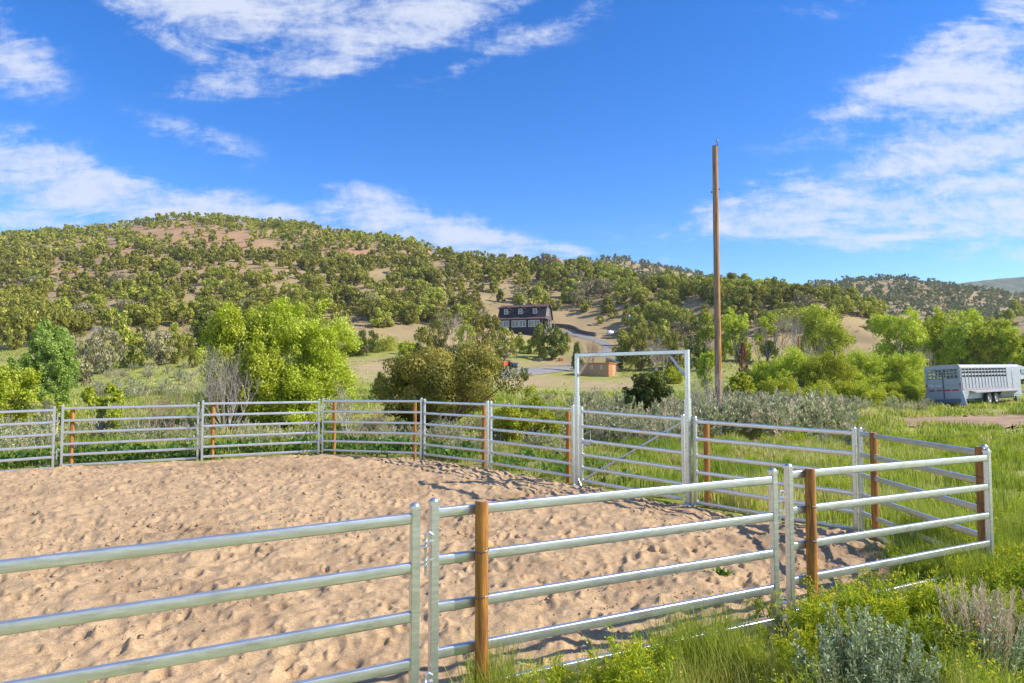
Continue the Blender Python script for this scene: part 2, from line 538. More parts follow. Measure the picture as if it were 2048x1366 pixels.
def edge_dist(x, y):
    """signed distance to the pen's outline, positive inside"""
    x = np.asarray(x, float); y = np.asarray(y, float)
    dmin = np.full(x.shape, 1e9); ins = np.zeros(x.shape, bool)
    for i in range(len(ring)):
        ax, ay_ = ring[i]; bx, by = ring[(i + 1) % len(ring)]
        dx, dy = bx - ax, by - ay_
        s = np.clip(((x - ax) * dx + (y - ay_) * dy) / (dx * dx + dy * dy), 0, 1)
        dmin = np.minimum(dmin, np.hypot(x - ax - s * dx, y - ay_ - s * dy))
        with np.errstate(divide='ignore', invalid='ignore'):
            c = ((ay_ > y) != (by > y)) & (x < dx * (y - ay_) / (dy if dy else 1e-9) + ax)
        ins ^= c
    return np.where(ins, dmin, -dmin)


# ------------------------------------------------------------------ ground sheet
gy = np.concatenate([np.linspace(-40, 2, 22), np.linspace(2.6, 23, 70), np.geomspace(23.4, 2580, 400)])
gt = np.linspace(-1.45, 1.45, 520)
GX = gt[None, :] * np.maximum(gy, 28)[:, None]; GY = np.repeat(gy[:, None], len(gt), 1)
near = GY < 20
GZ = np.where(near, 0.0, tz(GX, np.maximum(GY, 20)))
bp = Noise2(1.6, 8, 3)
ed = np.full(GX.shape, -9.0)
nr = GY < 26
ed[nr] = edge_dist(GX[nr], GY[nr])
GZ = GZ + np.where(GY < 60, bp(GX, GY) * .07, 0)
GZ = np.where(ed > .3, -.16, np.where(ed > -.35, GZ * .3, GZ))
u_, v_ = project(GX, np.maximum(GY, 1), GZ)


def ell(u, v, cu_, cv_, ru, rv):
    return np.clip(1.4 - np.hypot((u - cu_) / ru, (v - cv_) / rv), 0, 1)


BARE = [(585, 578, 70, 24), (640, 600, 50, 20), (752, 560, 34, 26), (775, 590, 30, 18), (700, 592, 40, 16), (975, 622, 48, 24), (930, 595, 30, 10), (1025, 560, 30, 9), (1090, 575, 26, 8),
        (1215, 672, 44, 14), (1150, 640, 26, 12), (1270, 585, 26, 10), (1400, 605, 36, 12), (1375, 575, 20, 8), (1770, 645, 30, 34), (1990, 645, 60, 18), (2040, 660, 40, 20), (1640, 600, 20, 6), (870, 580, 26, 8)]
CLIFF = [(430, 478, 105, 20), (360, 455, 50, 10), (270, 462, 40, 8), (500, 492, 46, 12), (300, 470, 40, 8), (640, 470, 40, 10), (700, 505, 60, 10), (240, 500, 30, 10), (840, 505, 36, 7), (560, 500, 40, 8),
         (130, 545, 60, 8), (250, 555, 50, 8), (320, 520, 40, 6), (60, 560, 50, 6)]
far_ = GY > 80
soil = hillness_g = np.clip((GY - 96) / 30, 0, 1)
red = np.zeros(GX.shape)
for c in CLIFF: red = np.maximum(red, ell(u_, v_, *c))
red = np.where(GY > 180, np.maximum(red, np.clip((nl(GX, GY) + .1) * 1.2, 0, .28) * (u_ < 700)), 0)
# bare sandy meadow strip, greener hollows
dry = np.zeros(GX.shape)
for c in [(760, 735, 90, 16), (800, 760, 80, 8), (1060, 765, 90, 14), (1180, 770, 60, 10), (1130, 728, 60, 8), (1230, 772, 60, 8), (1300, 760, 60, 10), (1560, 735, 60, 12)]:
    dry = np.maximum(dry, ell(u_, v_, *c))
dry = np.where(GY > 30, dry, 0)
for cc in [(760, 700, 100, 20), (1040, 700, 110, 22)]:
    soil = soil * (1 - ell(u_, v_, *cc) * (GY < 165))
dirt = ((GY < 27) & (u_ > 1130) & (u_ < 1500) & (GY > 12)) * np.clip(bp(GX * .6, GY * .6) * 2 - .1, 0, 1)
dirt = np.maximum(dirt, np.clip((nl(GX * 3, GY * 3)) * 2 - .2, 0, 1) * (GY > 14) * (GY < 45) * .5)
nyg, nxg = GX.shape
idx = np.arange(nyg * nxg).reshape(nyg, nxg)
quads = np.stack([idx[:-1, :-1], idx[:-1, 1:], idx[1:, 1:], idx[1:, :-1]], -1).reshape(-1, 4)

m_ground, nt = newmat('ground')
ob = coord(nt, 'Object')
nA = noise(nt, ob, .55, 6, .65); nB = noise(nt, ob, .07, 5, .6); nC = noise(nt, ob, 5.0, 4, .7)
green = ramp(nt, nA, [(.3, (.20, .23, .035)), (.55, (.34, .35, .075)), (.75, (.50, .42, .17))])
dryc = ramp(nt, nA, [(.3, (.36, .27, .13)), (.7, (.50, .37, .20))])
soilc = ramp(nt, nB, [(.3, (.32, .22, .11)), (.6, (.46, .325, .165)), (.8, (.38, .255, .13))])
soilc = mixc(nt, ramp(nt, nC, [(.42, (0, 0, 0)), (.7, (.8, .8, .8))]), soilc, (.25, .22, .10))
redc = ramp(nt, nC, [(.3, (.36, .18, .095)), (.7, (.56, .34, .19))])


def att(nm): return nd(nt, 'ShaderNodeAttribute', attribute_name=nm).outputs['Fac']


gg = mixc(nt, nd(nt, 'ShaderNodeMapRange', inp={0: nB, 1: .50, 2: .66, 3: 0, 4: .7}).outputs[0], green, dryc)
gg = mixc(nt, att('dry'), gg, dryc)
gg = mixc(nt, att('soil'), gg, soilc)
gg = mixc(nt, att('red'), gg, redc)
gg = mixc(nt, att('scrub'), gg, ramp(nt, noise(nt, ob, .05, 6, .7), [(.45, (.09, .12, .06)), (.66, (.24, .22, .13))]))
gg = mixc(nt, att('dirt'), gg, (.23, .15, .09))
principled(nt, base=gg, rough=.95, spec=.1, normal=bump(nt, nC, .5, .12))
P = np.stack([GX, GY, GZ], -1).reshape(-1, 3)
tag(link('ground', mesh_np('ground', P, quads, smooth=True, mats=[m_ground], attrs={'scrub': np.clip((GY - 900) / 200, 0, 1).ravel(), 'soil': soil.ravel(), 'red': red.ravel(), 'dry': dry.ravel(), 'dirt': dirt.ravel()})), kind='structure')

# ------------------------------------------------------------------ sand of the pen
cell = .02
hx0, hy0, hw, hh = -21.0, 1.0, 28.0, 23.0
nx, ny = int(hw / cell), int(hh / cell)
HM = fbm(nx, ny, hw, hh, 1.6, 3, rng) * .07 - np.abs(fbm(nx, ny, hw, hh, .42, 3, rng)) * .09 + fbm(nx, ny, hw, hh, .30, 3, rng) * .06
nh = 5200
for k in range(nh):
    px, py = hx0 + rng.random() * hw, hy0 + rng.random() * hh
    rad = rng.uniform(.035, .13); asp = rng.uniform(.45, .95); th = rng.uniform(0, PI); dep = rng.uniform(.02, .062) * (rad / .1)
    w = int(rad * 2.0 / cell)
    ci, cj = int((py - hy0) / cell), int((px - hx0) / cell)
    i0, i1, j0, j1 = ci - w, ci + w + 1, cj - w, cj + w + 1
    if i0 < 0 or j0 < 0 or i1 > ny or j1 > nx: continue
    dy_, dx_ = np.mgrid[-w:w + 1, -w:w + 1] * cell
    a = dx_ * math.cos(th) + dy_ * math.sin(th); b = (-dx_ * math.sin(th) + dy_ * math.cos(th)) / asp
    r = np.hypot(a, b) / rad
    side = .6 + .4 * a / (rad * np.maximum(r, .2))
    HM[i0:i1, j0:j1] += -dep * np.exp(-(r / .66) ** 6) * (1.15 - .5 * side) + dep * .75 * np.exp(-((r - 1.1) / .3) ** 2) * np.clip(side * 1.6 - .5, 0, 1.2)
cl_ = fbm(nx, ny, hw, hh, .085, 2, rng)
HM += cl_ * .016 + np.clip(cl_ - .36, 0, 1) * .16
sy = np.geomspace(2.2, 23.2, 430); st = np.linspace(-1.35, .95, 1150)
SX = st[None, :] * sy[:, None]; SY = np.repeat(sy[:, None], len(st), 1)
se = edge_dist(SX, SY)
fx = np.clip((SX - hx0) / cell, 0, nx - 1.001); fy = np.clip((SY - hy0) / cell, 0, ny - 1.001)
ix, iy = fx.astype(int), fy.astype(int); fx -= ix; fy -= iy
ix1, iy1 = np.minimum(ix + 1, nx - 1), np.minimum(iy + 1, ny - 1)
hs_ = (HM[iy, ix] * (1 - fx) + HM[iy, ix1] * fx) * (1 - fy) + (HM[iy1, ix] * (1 - fx) + HM[iy1, ix1] * fx) * fy
en = Noise2(.5, 21, 3)
edge = np.clip((se + .12 + en(SX, SY) * .22) / .45, 0, 1)
SZ = hs_ * (.25 + .75 * edge) + .05 * edge - .09 * (1 - edge)
keep = se > -.3
qm = keep[:-1, :-1] & keep[:-1, 1:] & keep[1:, 1:] & keep[1:, :-1]
sid = np.arange(SX.size).reshape(SX.shape)
sq = np.stack([sid[:-1, :-1], sid[:-1, 1:], sid[1:, 1:], sid[1:, :-1]], -1)[qm]
used = np.unique(sq); rem = np.full(SX.size, -1, np.int64); rem[used] = np.arange(len(used))
m_sand, nt = newmat('sand')
ob = coord(nt, 'Object')
nA = noise(nt, ob, .45, 4, .6); nB = noise(nt, ob, 60, 3, .7); nC = noise(nt, ob, 7, 5, .65)
c = ramp(nt, nC, [(.3, (.49, .325, .168)), (.7, (.68, .475, .268))])
damp = nd(nt, 'ShaderNodeMapRange', inp={0: noise(nt, ob, .33, 6, .7, .4), 1: .50, 2: .62, 3: 0, 4: .7}).outputs[0]
c = mixc(nt, damp, c, (.34, .215, .115))
nD = noise(nt, ob, 24, 4, .75)
c = mixc(nt, ramp(nt, nB, [(.36, (.5, .5, .5)), (.6, (0, 0, 0))]), c, (.22, .135, .075))
c = mixc(nt, ramp(nt, nD, [(.34, (.42, .42, .42)), (.5, (0, 0, 0))]), c, (.28, .17, .085))
principled(nt, base=c, rough=.95, spec=.12, normal=bump(nt, nD, .6, .02))
tag(link('arena_sand', mesh_np('arena_sand', np.stack([SX, SY, SZ], -1).reshape(-1, 3)[used], rem[sq], smooth=True, mats=[m_sand])), kind='structure')


m_clod = simple('sand_clods', (.42, .28, .155), .95, var=.35, scale=9)


def sand_z(x, y):
    i = int(np.clip((y - hy0) / cell, 0, ny - 1)); j = int(np.clip((x - hx0) / cell, 0, nx - 1))
    return float(HM[i, j]) + .05


# ------------------------------------------------------------------ roads draped over the ground
def drape(name, pts, mat, lift=.03, n=26, m=7, jit=0.0):
    """pts: (left point, right point) pairs of world x, y along the road"""
    L = np.array([p[0] for p in pts], float); Rr = np.array([p[1] for p in pts], float)
    s = np.linspace(0, len(pts) - 1, n); k = np.arange(len(pts))
    l = np.stack([np.interp(s, k, L[:, i]) for i in (0, 1)], -1); r = np.stack([np.interp(s, k, Rr[:, i]) for i in (0, 1)], -1)
    V = []
    for q in range(m):
        w = q / (m - 1)
        p = l * (1 - w) + r * w
        if q in (0, m - 1): p = p + rng.normal(0, jit, p.shape)
        V.append(np.column_stack([p, tz(p[:, 0], p[:, 1]) + lift + bp(p[:, 0], p[:, 1]) * .07 * (p[:, 1] < 60)]))
    V = np.stack(V, 1).reshape(-1, 3)
    I = np.arange(n * m).reshape(n, m)
    q = np.stack([I[:-1, :-1], I[1:, :-1], I[1:, 1:], I[:-1, 1:]], -1).reshape(-1, 4)
    return tag(link(name, mesh_np(name, V, q, smooth=True, mats=[mat])), kind='structure')


def uvpairs(lst):
    return [(march(*a)[:2], march(*b)[:2]) for a, b in lst]


m_gravel = simple('gravel', (.30, .275, .235), .95, var=.3, scale=3, bmp=.3)
m_asph = simple('driveway_asphalt', (.25, .24, .225), .9, var=.15, scale=2, bmp=.2)
m_dirt = simple('dirt_road', (.37, .235, .125), .95, var=.45, scale=1.2, bmp=.4, stretch=(.5, 1.4, 1))
drape('dirt_road', uvpairs([((1685, 846), (1690, 849)), ((1740, 841), (1740, 851)), ((1800, 838), (1800, 854)), ((1880, 834), (1880, 857)), ((1960, 831), (1960, 859)), ((2048, 829), (2048, 858)), ((2200, 827), (2200, 858))]), m_dirt, .05, 60, 9, .25)
drape('gravel_lane', uvpairs([((1002, 737), (1002, 758)), ((1040, 735), (1040, 755)), ((1085, 734), (1090, 748)), ((1130, 732), (1135, 742)), ((1150, 729), (1165, 739))]), m_gravel, .06, 40)
drape('driveway', uvpairs([((1108, 661), (1100, 667)), ((1140, 663), (1134, 670)), ((1170, 670), (1162, 676)), ((1200, 680), (1194, 686)), ((1220, 687), (1206, 693)), ((1222, 697), (1204, 705)), ((1212, 708), (1194, 714)), ((1186, 721), (1168, 726))]), m_asph, .08, 60)

# ------------------------------------------------------------------ materials of made things
m_galv, nt = newmat('galvanised_steel')
ob = coord(nt, 'Object', (1.2, 9, 9)); n = noise(nt, ob, 4, 6, .7); nb = noise(nt, coord(nt, 'Object'), 22, 3, .6)
c = ramp(nt, n, [(.3, (.50, .505, .50)), (.5, (.62, .625, .62)), (.7, (.74, .745, .735))])
c = mixc(nt, ramp(nt, nb, [(.55, (0, 0, 0)), (.8, (.5, .5, .5))]), c, (.50, .52, .53))
c = mixc(nt, ramp(nt, noise(nt, coord(nt, 'Object', (1, 2, 2)), 3.1, 7, .75), [(.56, (0, 0, 0)), (.72, (.55, .55, .55))]), c, (.33, .30, .25))
rr = nd(nt, 'ShaderNodeMapRange', inp={0: n, 3: .22, 4: .46}).outputs[0]
principled(nt, base=c, rough=rr, metal=.80, normal=bump(nt, n, .06, .01))

m_post, nt = newmat('treated_pine')
ob = coord(nt, 'Object', (9, 9, .9)); n = noise(nt, ob, 2.6, 6, .65, .4)
c = ramp(nt, n, [(.30, (.09, .033, .008)), (.44, (.30, .115, .018)), (.6, (.50, .21, .030)), (.8, (.44, .185, .04))])
n2_ = noise(nt, coord(nt, 'Object', (22, 22, .55)), 2.2, 5, .7, .3)
c = mixc(nt, ramp(nt, n2_, [(.34, (.85, .85, .85)), (.42, (0, 0, 0))]), c, (.055, .022, .008))
kn = nd(nt, 'ShaderNodeTexVoronoi', inp={0: coord(nt, 'Object', (7, 7, 2.6)), 'Scale': 1.0}).outputs['Distance']
c = mixc(nt, ramp(nt, kn, [(.05, (.8, .8, .8)), (.16, (0, 0, 0))]), c, (.07, .025, .008))
principled(nt, base=c, rough=.7, normal=bump(nt, n2_, .6, .012))
m_endgrain = simple('end_grain', (.42, .29, .15), .9, scale=30)
m_wire = simple('tie_wire', (.18, .18, .18), .5, metal=.8)

m_pole, nt = newmat('weathered_pole')
ob = coord(nt, 'Object', (5, 5, .32)); n = noise(nt, ob, 3.2, 7, .65, .5)
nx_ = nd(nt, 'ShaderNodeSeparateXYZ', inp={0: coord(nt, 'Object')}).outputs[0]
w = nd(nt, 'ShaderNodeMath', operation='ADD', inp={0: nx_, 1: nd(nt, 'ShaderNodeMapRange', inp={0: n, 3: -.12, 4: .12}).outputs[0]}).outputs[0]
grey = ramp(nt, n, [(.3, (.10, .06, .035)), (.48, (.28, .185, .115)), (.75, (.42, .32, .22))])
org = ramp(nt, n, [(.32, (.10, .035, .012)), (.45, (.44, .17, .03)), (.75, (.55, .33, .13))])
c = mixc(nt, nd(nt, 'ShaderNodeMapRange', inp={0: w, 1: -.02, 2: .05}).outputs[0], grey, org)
principled(nt, base=c, rough=.8, normal=bump(nt, n, .7, .03))

RAILZ = [0.0, .335, .665, .985, 1.28, 1.57]
PROF = rrect(.046, .073, .011)


def make_panel(name, label, cat, pL, pR, group, gate=False, zb=(-.05, -.05), pins=True):
    L, Rp = at(*pL), at(*pR)
    d = Rp - L; ln = math.hypot(d[0], d[1]); rot = math.atan2(d[1], d[0])
    root = thing(name, label, cat, (L[0], L[1], 0), rot, group)
    for h in RAILZ:
        MB().prism(PROF, .031, ln - .031, L[2] - h, Rp[2] - h).build('rail', m_galv, root, smooth=40)
    for x, z, b in ((0, L[2], zb[0]), (ln, Rp[2], zb[1])):
        top = z + .075
        p = MB().box(x - .031, x + .031, -.031, .031, b, top).build('post', m_galv, root, bevel=.006)
        m = MB().box(x - .034, x + .034, -.034, .034, top - .012, top + .012)
        m.lathe([(.034, top + .012), (.027, top + .026), (.012, top + .034), (0, top + .036)], (x, 0, 0), 12)
        m.build('cap', m_galv, p, smooth=50)
    if pins:
        for zz in (.34, 1.30):
            m = MB(); x = ln + .031; z = Rp[2] - 1.6 + zz - .03
            for k in (0, .125): m.box(x, x + .065, -.02, .02, z + k, z + k + .010)
            for k in (.03, .16): m.box(x + .03, x + .105, -.022, .022, z + k, z + k + .010)
            m.tube((x + .048, 0, z - .07), (x + .048, 0, z + .215), .010, n=8)
            m.sweep([(x + .048, 0, z + .215), (x + .07, 0, z + .225), (x + .10, 0, z + .205)], .010)
            m.build('hinge_pin', m_galv, root, smooth=40)
    if gate:
        m = MB()
        a, b = Vector((.07, .045, L[2] - 1.53)), Vector((ln - .05, .045, Rp[2] - .06))
        m.tube(a, b, .024, n=10); m.build('diagonal_brace', m_galv, root, smooth=50)
        m = MB()
        m.box(-.05, .28, -.055, -.032, L[2] - .74, L[2] - .70).tube((.05, -.05, L[2] - .72), (.24, -.05, L[2] - .72), .014)
        m.tube((.30, -.03, L[2] - .84), (.30, -.03, L[2] - .42), .008).box(.0, .16, -.06, -.03, L[2] - .80, L[2] - .775)
        m.build('latch', m_galv, root, smooth=40)
    return root


G_F = 'galvanised six rail panels of the sand pen'
PL = ['galvanised six rail panel beyond the sand, cut by the frame edge, lime willow behind',
      'galvanised six rail panel beyond the sand, below the tall green poplar and brown shrubs',
      'galvanised six rail panel below the bare grey thicket and large lime willow',
      'galvanised six rail panel at the far point of the sand with two wooden posts',
      'short galvanised six rail panel below the big olive juniper',
      'galvanised six rail panel ending at the tall gate frame, lime bush behind',
      'galvanised six rail panel from the gate frame towards the corner, sagebrush behind',
      'galvanised six rail end panel in the grass between two wooden posts',
      'near galvanised panel running to the grassy corner past a wooden post',
      'near galvanised panel in the middle with a wooden post tied to it by wire',
      'nearest galvanised panel over the sand with dark greenish rails']
for i, p in enumerate(PANELS):
    make_panel('fence_panel', PL[i], 'fence panel', p[0], p[1], G_F, pins=i not in (5, 7, 8))

# ------------------------------------------------------------------ gate frame and gate
gl, gr = at(1155, 967, 15.85)[:2], at(1378, 1010, 13.45)[:2]
d = gr - gl; gln = math.hypot(*d); grot = math.atan2(d[1], d[0])
ztop = float(at(1266, 707, 14.6)[2])
gf = thing('gateway', 'tall square galvanised gateway frame with corner braces at the pen', 'gateway', (gl[0], gl[1], 0), grot)
for x in (0, gln):
    p = MB().box(x - .04, x + .04, -.04, .04, -.02, ztop + .04).build('post', m_galv, gf, bevel=.008)
    MB().box(x - .05, x + .05, -.05, .05, 1.62, 2.08).build('sleeve', m_galv, p, bevel=.006)
    s = 1 if x == 0 else -1
    m = MB().box(x - .12, x + .12, -.09, .09, .01, .03)
    m.add([(x + s * .04, -.006, .03), (x + s * .04, .006, .03), (x + s * .13, .006, .03), (x + s * .13, -.006, .03), (x + s * .04, -.006, .17), (x + s * .04, .006, .17)],
          [(0, 1, 2, 3), (0, 3, 4), (1, 5, 2), (0, 4, 5, 1), (2, 5, 4, 3)])
    m.build('base_plate', m_galv, p)
    MB().tube((x + s * .05, 0, ztop - .48), (x + s * .44, 0, ztop - .05), .032, n=4).build('corner_brace', m_galv, gf)
MB().box(.042, gln - .042, -.039, .039, ztop - .042, ztop + .038).build('crossbar', m_galv, gf, bevel=.008)
make_panel('gate', 'galvanised six rail gate with a diagonal brace inside the gateway frame', 'gate', (1163, 822.5, 15.72), (1366, 838.5, 13.62), None, gate=True, zb=(.16, .16), pins=False)

# ------------------------------------------------------------------ wooden posts tied to the panels
POSTS = [(964, 1001, 9, -.10, 'sunlit orange wooden post wired to the near middle panel'),
         (1617, 937, 8, -.10, 'orange wooden post wired to the near panel of the grassy corner'),
         (1960, 893, 7, .10, 'stout wooden post behind the last corner of the end panel'),
         (1745, 865, 7, .10, 'wooden post in the grass behind the first end of the end panel'),
         (1412, 846, 6, .09, 'wooden post beside the tall gate frame in front of sagebrush'),
         (1136, 822, 5, .09, 'wooden post next to the latch side of the gateway'),
         (968, 811, 4, .09, 'wooden post at the end of the short panel under the olive juniper'),
         (830, 803, 3, .09, 'wooden post in front of the dark side of the big juniper'),
         (669, 804, 3, .09, 'wooden post beside the grey dead shrub with leaning stems'),
         (427, 808, 2, .09, 'slim wooden post in front of the bare grey thicket'),
         (146, 817, 1, .09, 'slim wooden post by the lime sapling and poplar')]
for (u, vt, pi, off, lab) in POSTS:
    (uL, vL, YL), (uR, vR, YR) = PANELS[pi]
    a, b = at(uL, vL, YL), at(uR, vR, YR)
    t = float(ray(u, 800)[0])
    s = (t * a[1] - a[0]) / ((b[0] - a[0]) - t * (b[1] - a[1]))
    q = a + s * (b - a)
    nrm = np.array([-(b - a)[1], (b - a)[0]]); nrm = nrm / np.linalg.norm(nrm)
    if nrm[1] < 0: nrm = -nrm
    x, y = q[:2] + nrm * off
    x = t * y
    h = float(at(u, vt, y)[2]); r = .049 if y < 9 else .055
    if pi == 7 and u > 1900: r = .068
    po = thing('wooden_post', lab, 'post', (x, y, 0), rng.uniform(0, 6), 'treated wooden posts along the pen')
    prof = [(r * 1.03, -.2)] + [(r * (1 + rng.uniform(-.03, .03)), z) for z in np.linspace(0, h - .012, 9)] + [(r * .93, h)]
    MB().lathe(prof, n=14).build('shaft', m_post, po, smooth=50)
    MB().lathe([(r * .93, h), (r * .4, h + .002), (0, h + .003)], n=14).build('end_grain', m_endgrain, po)
    for hz in (.36, .68) if y < 9 else (.34, .67):
        z = h - hz; m = MB()
        pts = [(1.12 * r * math.cos(w), 1.12 * r * math.sin(w), z + .012 * math.sin(w * 1.0 + 1)) for w in np.linspace(0, 2 * PI, 15)]
        m.sweep(pts, .0035, 5)
        m.build('tie_wire', m_wire, po)

# ------------------------------------------------------------------ utility poles
py_ = 31.0; b = at(1437, 785, py_); gz = float(tz(b[0], py_)) - .3
top = at(1430.5, 292, py_)[2]
up = thing('utility_pole', 'tall bare wooden utility pole without wires standing in the sagebrush', 'utility pole', (b[0], py_, gz))
pr = [(.160 - .042 * k / 14 + rng.uniform(-.004, .004), k / 14 * (top - gz)) for k in range(15)]
MB().lathe(pr, n=20).build('shaft', m_pole, up, smooth=60)
MB().lathe([(.13, top - gz), (.06, top - gz + .01), (0, top - gz + .012)], n=20).build('end_grain', m_pole, up)
hp = top - gz
m = MB().box(.085, .125, -.03, .02, hp - .52, hp + .10).tube((.105, 0, hp + .10), (.105, 0, hp + .22), .013)
m.build('pole_top_bracket', m_wire, up)
m_ins = simple('insulator_glaze', (.28, .31, .33), .25, var=.1)
MB().lathe([(0, hp + .19), (.05, hp + .20), (.06, hp + .235), (.035, hp + .26), (.05, hp + .285), (.035, hp + .33), (0, hp + .34)], (.105, 0, 0), 14).build('insulator', m_ins, up, smooth=60)
for zz, xx in ((hp - 2.15, -.17), (hp - 2.02, .13)):
    MB().tube((xx, 0, zz), (xx + .07 * (1 if xx > 0 else -.6), 0, zz), .035).tube((-.16, 0, zz), (.16, 0, zz), .012).build('bolt', m_wire, up)

bb = march(1255, 664); gz = bb[2]
tl = float(at(1255, 622, bb[1])[2]) - gz
p2 = thing('utility_pole', 'orange utility pole with a grey transformer on the slope beside the white tank', 'utility pole', tuple(bb))
MB().lathe([(.17, -.3), (.15, tl * .5), (.13, tl)], n=14).build('shaft', m_post, p2, smooth=60)
zt = float(at(1258, 634, bb[1])[2]) - gz
m_paintg = simple('transformer_paint', (.42, .46, .48), .45, var=.08)
MB().lathe([(0, zt - .55), (.3, zt - .5), (.33, zt - .4), (.33, zt + .4), (.27, zt + .5), (.08, zt + .54), (.05, zt + .75), (0, zt + .76)], (.42, -.1, 0), 14).build('transformer', m_paintg, p2, smooth=50)
MB().box(-.7, .7, -.05, .05, tl - .35, tl - .22).tube((-.6, 0, tl - .22), (-.6, 0, tl + .05), .04).tube((.6, 0, tl - .22), (.6, 0, tl + .05), .04).build('cross_arm', m_post, p2)

# ------------------------------------------------------------------ the dark gambrel house
m_dark = simple('dark_siding', (.020, .018, .026), .7, var=.3, scale=8, stretch=(1, 1, 8))
m_roofb = simple('brown_roofing', (.115, .060, .048), .8, var=.3, scale=9)
m_roofd = simple('dark_shingles', (.030, .024, .028), .8, var=.3, scale=9)
m_trim = simple('cream_trim', (.62, .60, .52), .55, var=.06)
m_stone = simple('gable_stone', (.12, .105, .10), .9, var=.35, scale=5)
m_glass, nt = newmat('window_glass'); principled(nt, base=(.10, .12, .13), rough=.08, spec=.8)
m_pipe = simple('flue_steel', (.55, .57, .58), .35, metal=.8)

hb = march(1041, 664)
ca, sa = math.cos(math.radians(18)), math.sin(math.radians(18))
HY = hb[1]; ppm = F / HY
HL, HW = 90 / ppm / ca, 7.4
x0 = at(997, 664, HY)
hz0 = float(at(1041, 661, HY)[2])
house = thing('gambrel_house', 'dark two storey gambrel roofed house with cream windows on the hillside', 'house', (x0[0], HY, hz0), -math.radians(18))
# local: x along the front, y to the back; front wall at y=0
hE, hK, hR = 3.05, 5.75, 6.45      # eaves, gambrel knee, ridge above the base
yk = 1.5
gab = [(0, 0), (HW, 0), (HW, hE), (HW - yk, hK), (HW / 2, hR), (yk, hK), (0, hE)]
m = MB(); n = len(gab)
m.add([(0.0, y, z - 1.2 if z == 0 else z) for y, z in gab] + [(HL, y, z - 1.2 if z == 0 else z) for y, z in gab],
      [tuple(range(n)), tuple(reversed(range(n, 2 * n)))] + [(k, k + n, (k + 1) % n + n, (k + 1) % n) for k in range(n)])
m.build('wall', m_dark, house)
MB().add([(HL + .02, .1, -1.2), (HL + .02, HW - .1, -1.2), (HL + .02, HW - .1, hE), (HL + .02, HW - yk - .05, hK - .1), (HL + .02, HW / 2, hR - .12), (HL + .02, yk + .05, hK - .1), (HL + .02, .1, hE)], [tuple(range(7))]).build('gable_cladding', m_stone, house)


def slab(mb, prof, x0, x1, th):
    """roof skin: polyline prof in (y, z), thickened upwards"""
    for (ya, za), (yb, zb) in zip(prof[:-1], prof[1:]):
        nn = Vector((-(zb - za), yb - ya)).normalized() * th
        mb.add([(x0, ya, za), (x0, yb, zb), (x1, yb, zb), (x1, ya, za), (x0, ya + nn.x, za + nn.y), (x0, yb + nn.x, zb + nn.y), (x1, yb + nn.x, zb + nn.y), (x1, ya + nn.x, za + nn.y)],
               [(0, 1, 2, 3), (7, 6, 5, 4), (0, 4, 5, 1), (1, 5, 6, 2), (2, 6, 7, 3), (3, 7, 4, 0)])


m = MB(); slab(m, [(yk - .25, hK - .02), (HW / 2, hR + .03), (HW - yk + .25, hK - .02)], -.35, HL + .45, .16)
rf = m.build('roof', m_roofb, house)
m = MB(); slab(m, [(-.12, hE - .15), (yk - .02, hK - .05)], -.2, HL + .38, .10); slab(m, [(HW - yk + .02, hK - .05), (HW + .12, hE - .15)], -.2, HL + .38, .10)
m.build('steep_roof_skirt', m_roofd, house)
m = MB(); slab(m, [(-1.9, hE - .55), (.02, hE + .02)], -.7, HL + .25, .12); m.build('porch_roof', m_roofb, house)
pz = hE - .62
m = MB().box(-.35, HL - .15, -1.62, -.02, -1.3, .55).box(-.35, HL - .15, -1.62, -.02, pz - .18, pz)
for x in (-.35, HL * .29, HL * .655, HL - .65): m.box(x, x + .5, -1.62, -.02, .55, pz - .18)
m.build('porch_wall', m_dark, house)
MB().box(-.6, HL + .0, -1.9, .3, -2.6, -1.3).build('foundation', m_stone, house)


def window(parent, x0, x1, z0, z1, y, nlites=1, hb_=False, d=.07, fw=.13):
    """window facing -y at depth y: cream frame, panes set back"""
    m = MB()
    m.box(x0, x1, y - d, y, z1 - fw, z1).box(x0, x1, y - d, y, z0, z0 + fw)
    w = (x1 - x0 - fw) / nlites
    for k in range(nlites + 1): m.box(x0 + k * w, x0 + k * w + fw, y - d, y, z0 + fw, z1 - fw)
    if hb_:
        for k in range(nlites): m.box(x0 + k * w + fw, x0 + (k + 1) * w, y - d + .02, y, (z0 + z1) / 2 - .04, (z0 + z1) / 2 + .04)
    f = m.build('window', m_trim, parent)
    MB().box(x0 + fw, x1 - fw, y - d + .05, y + .0, z0 + fw, z1 - fw).build('pane', m_glass, f)
    return f


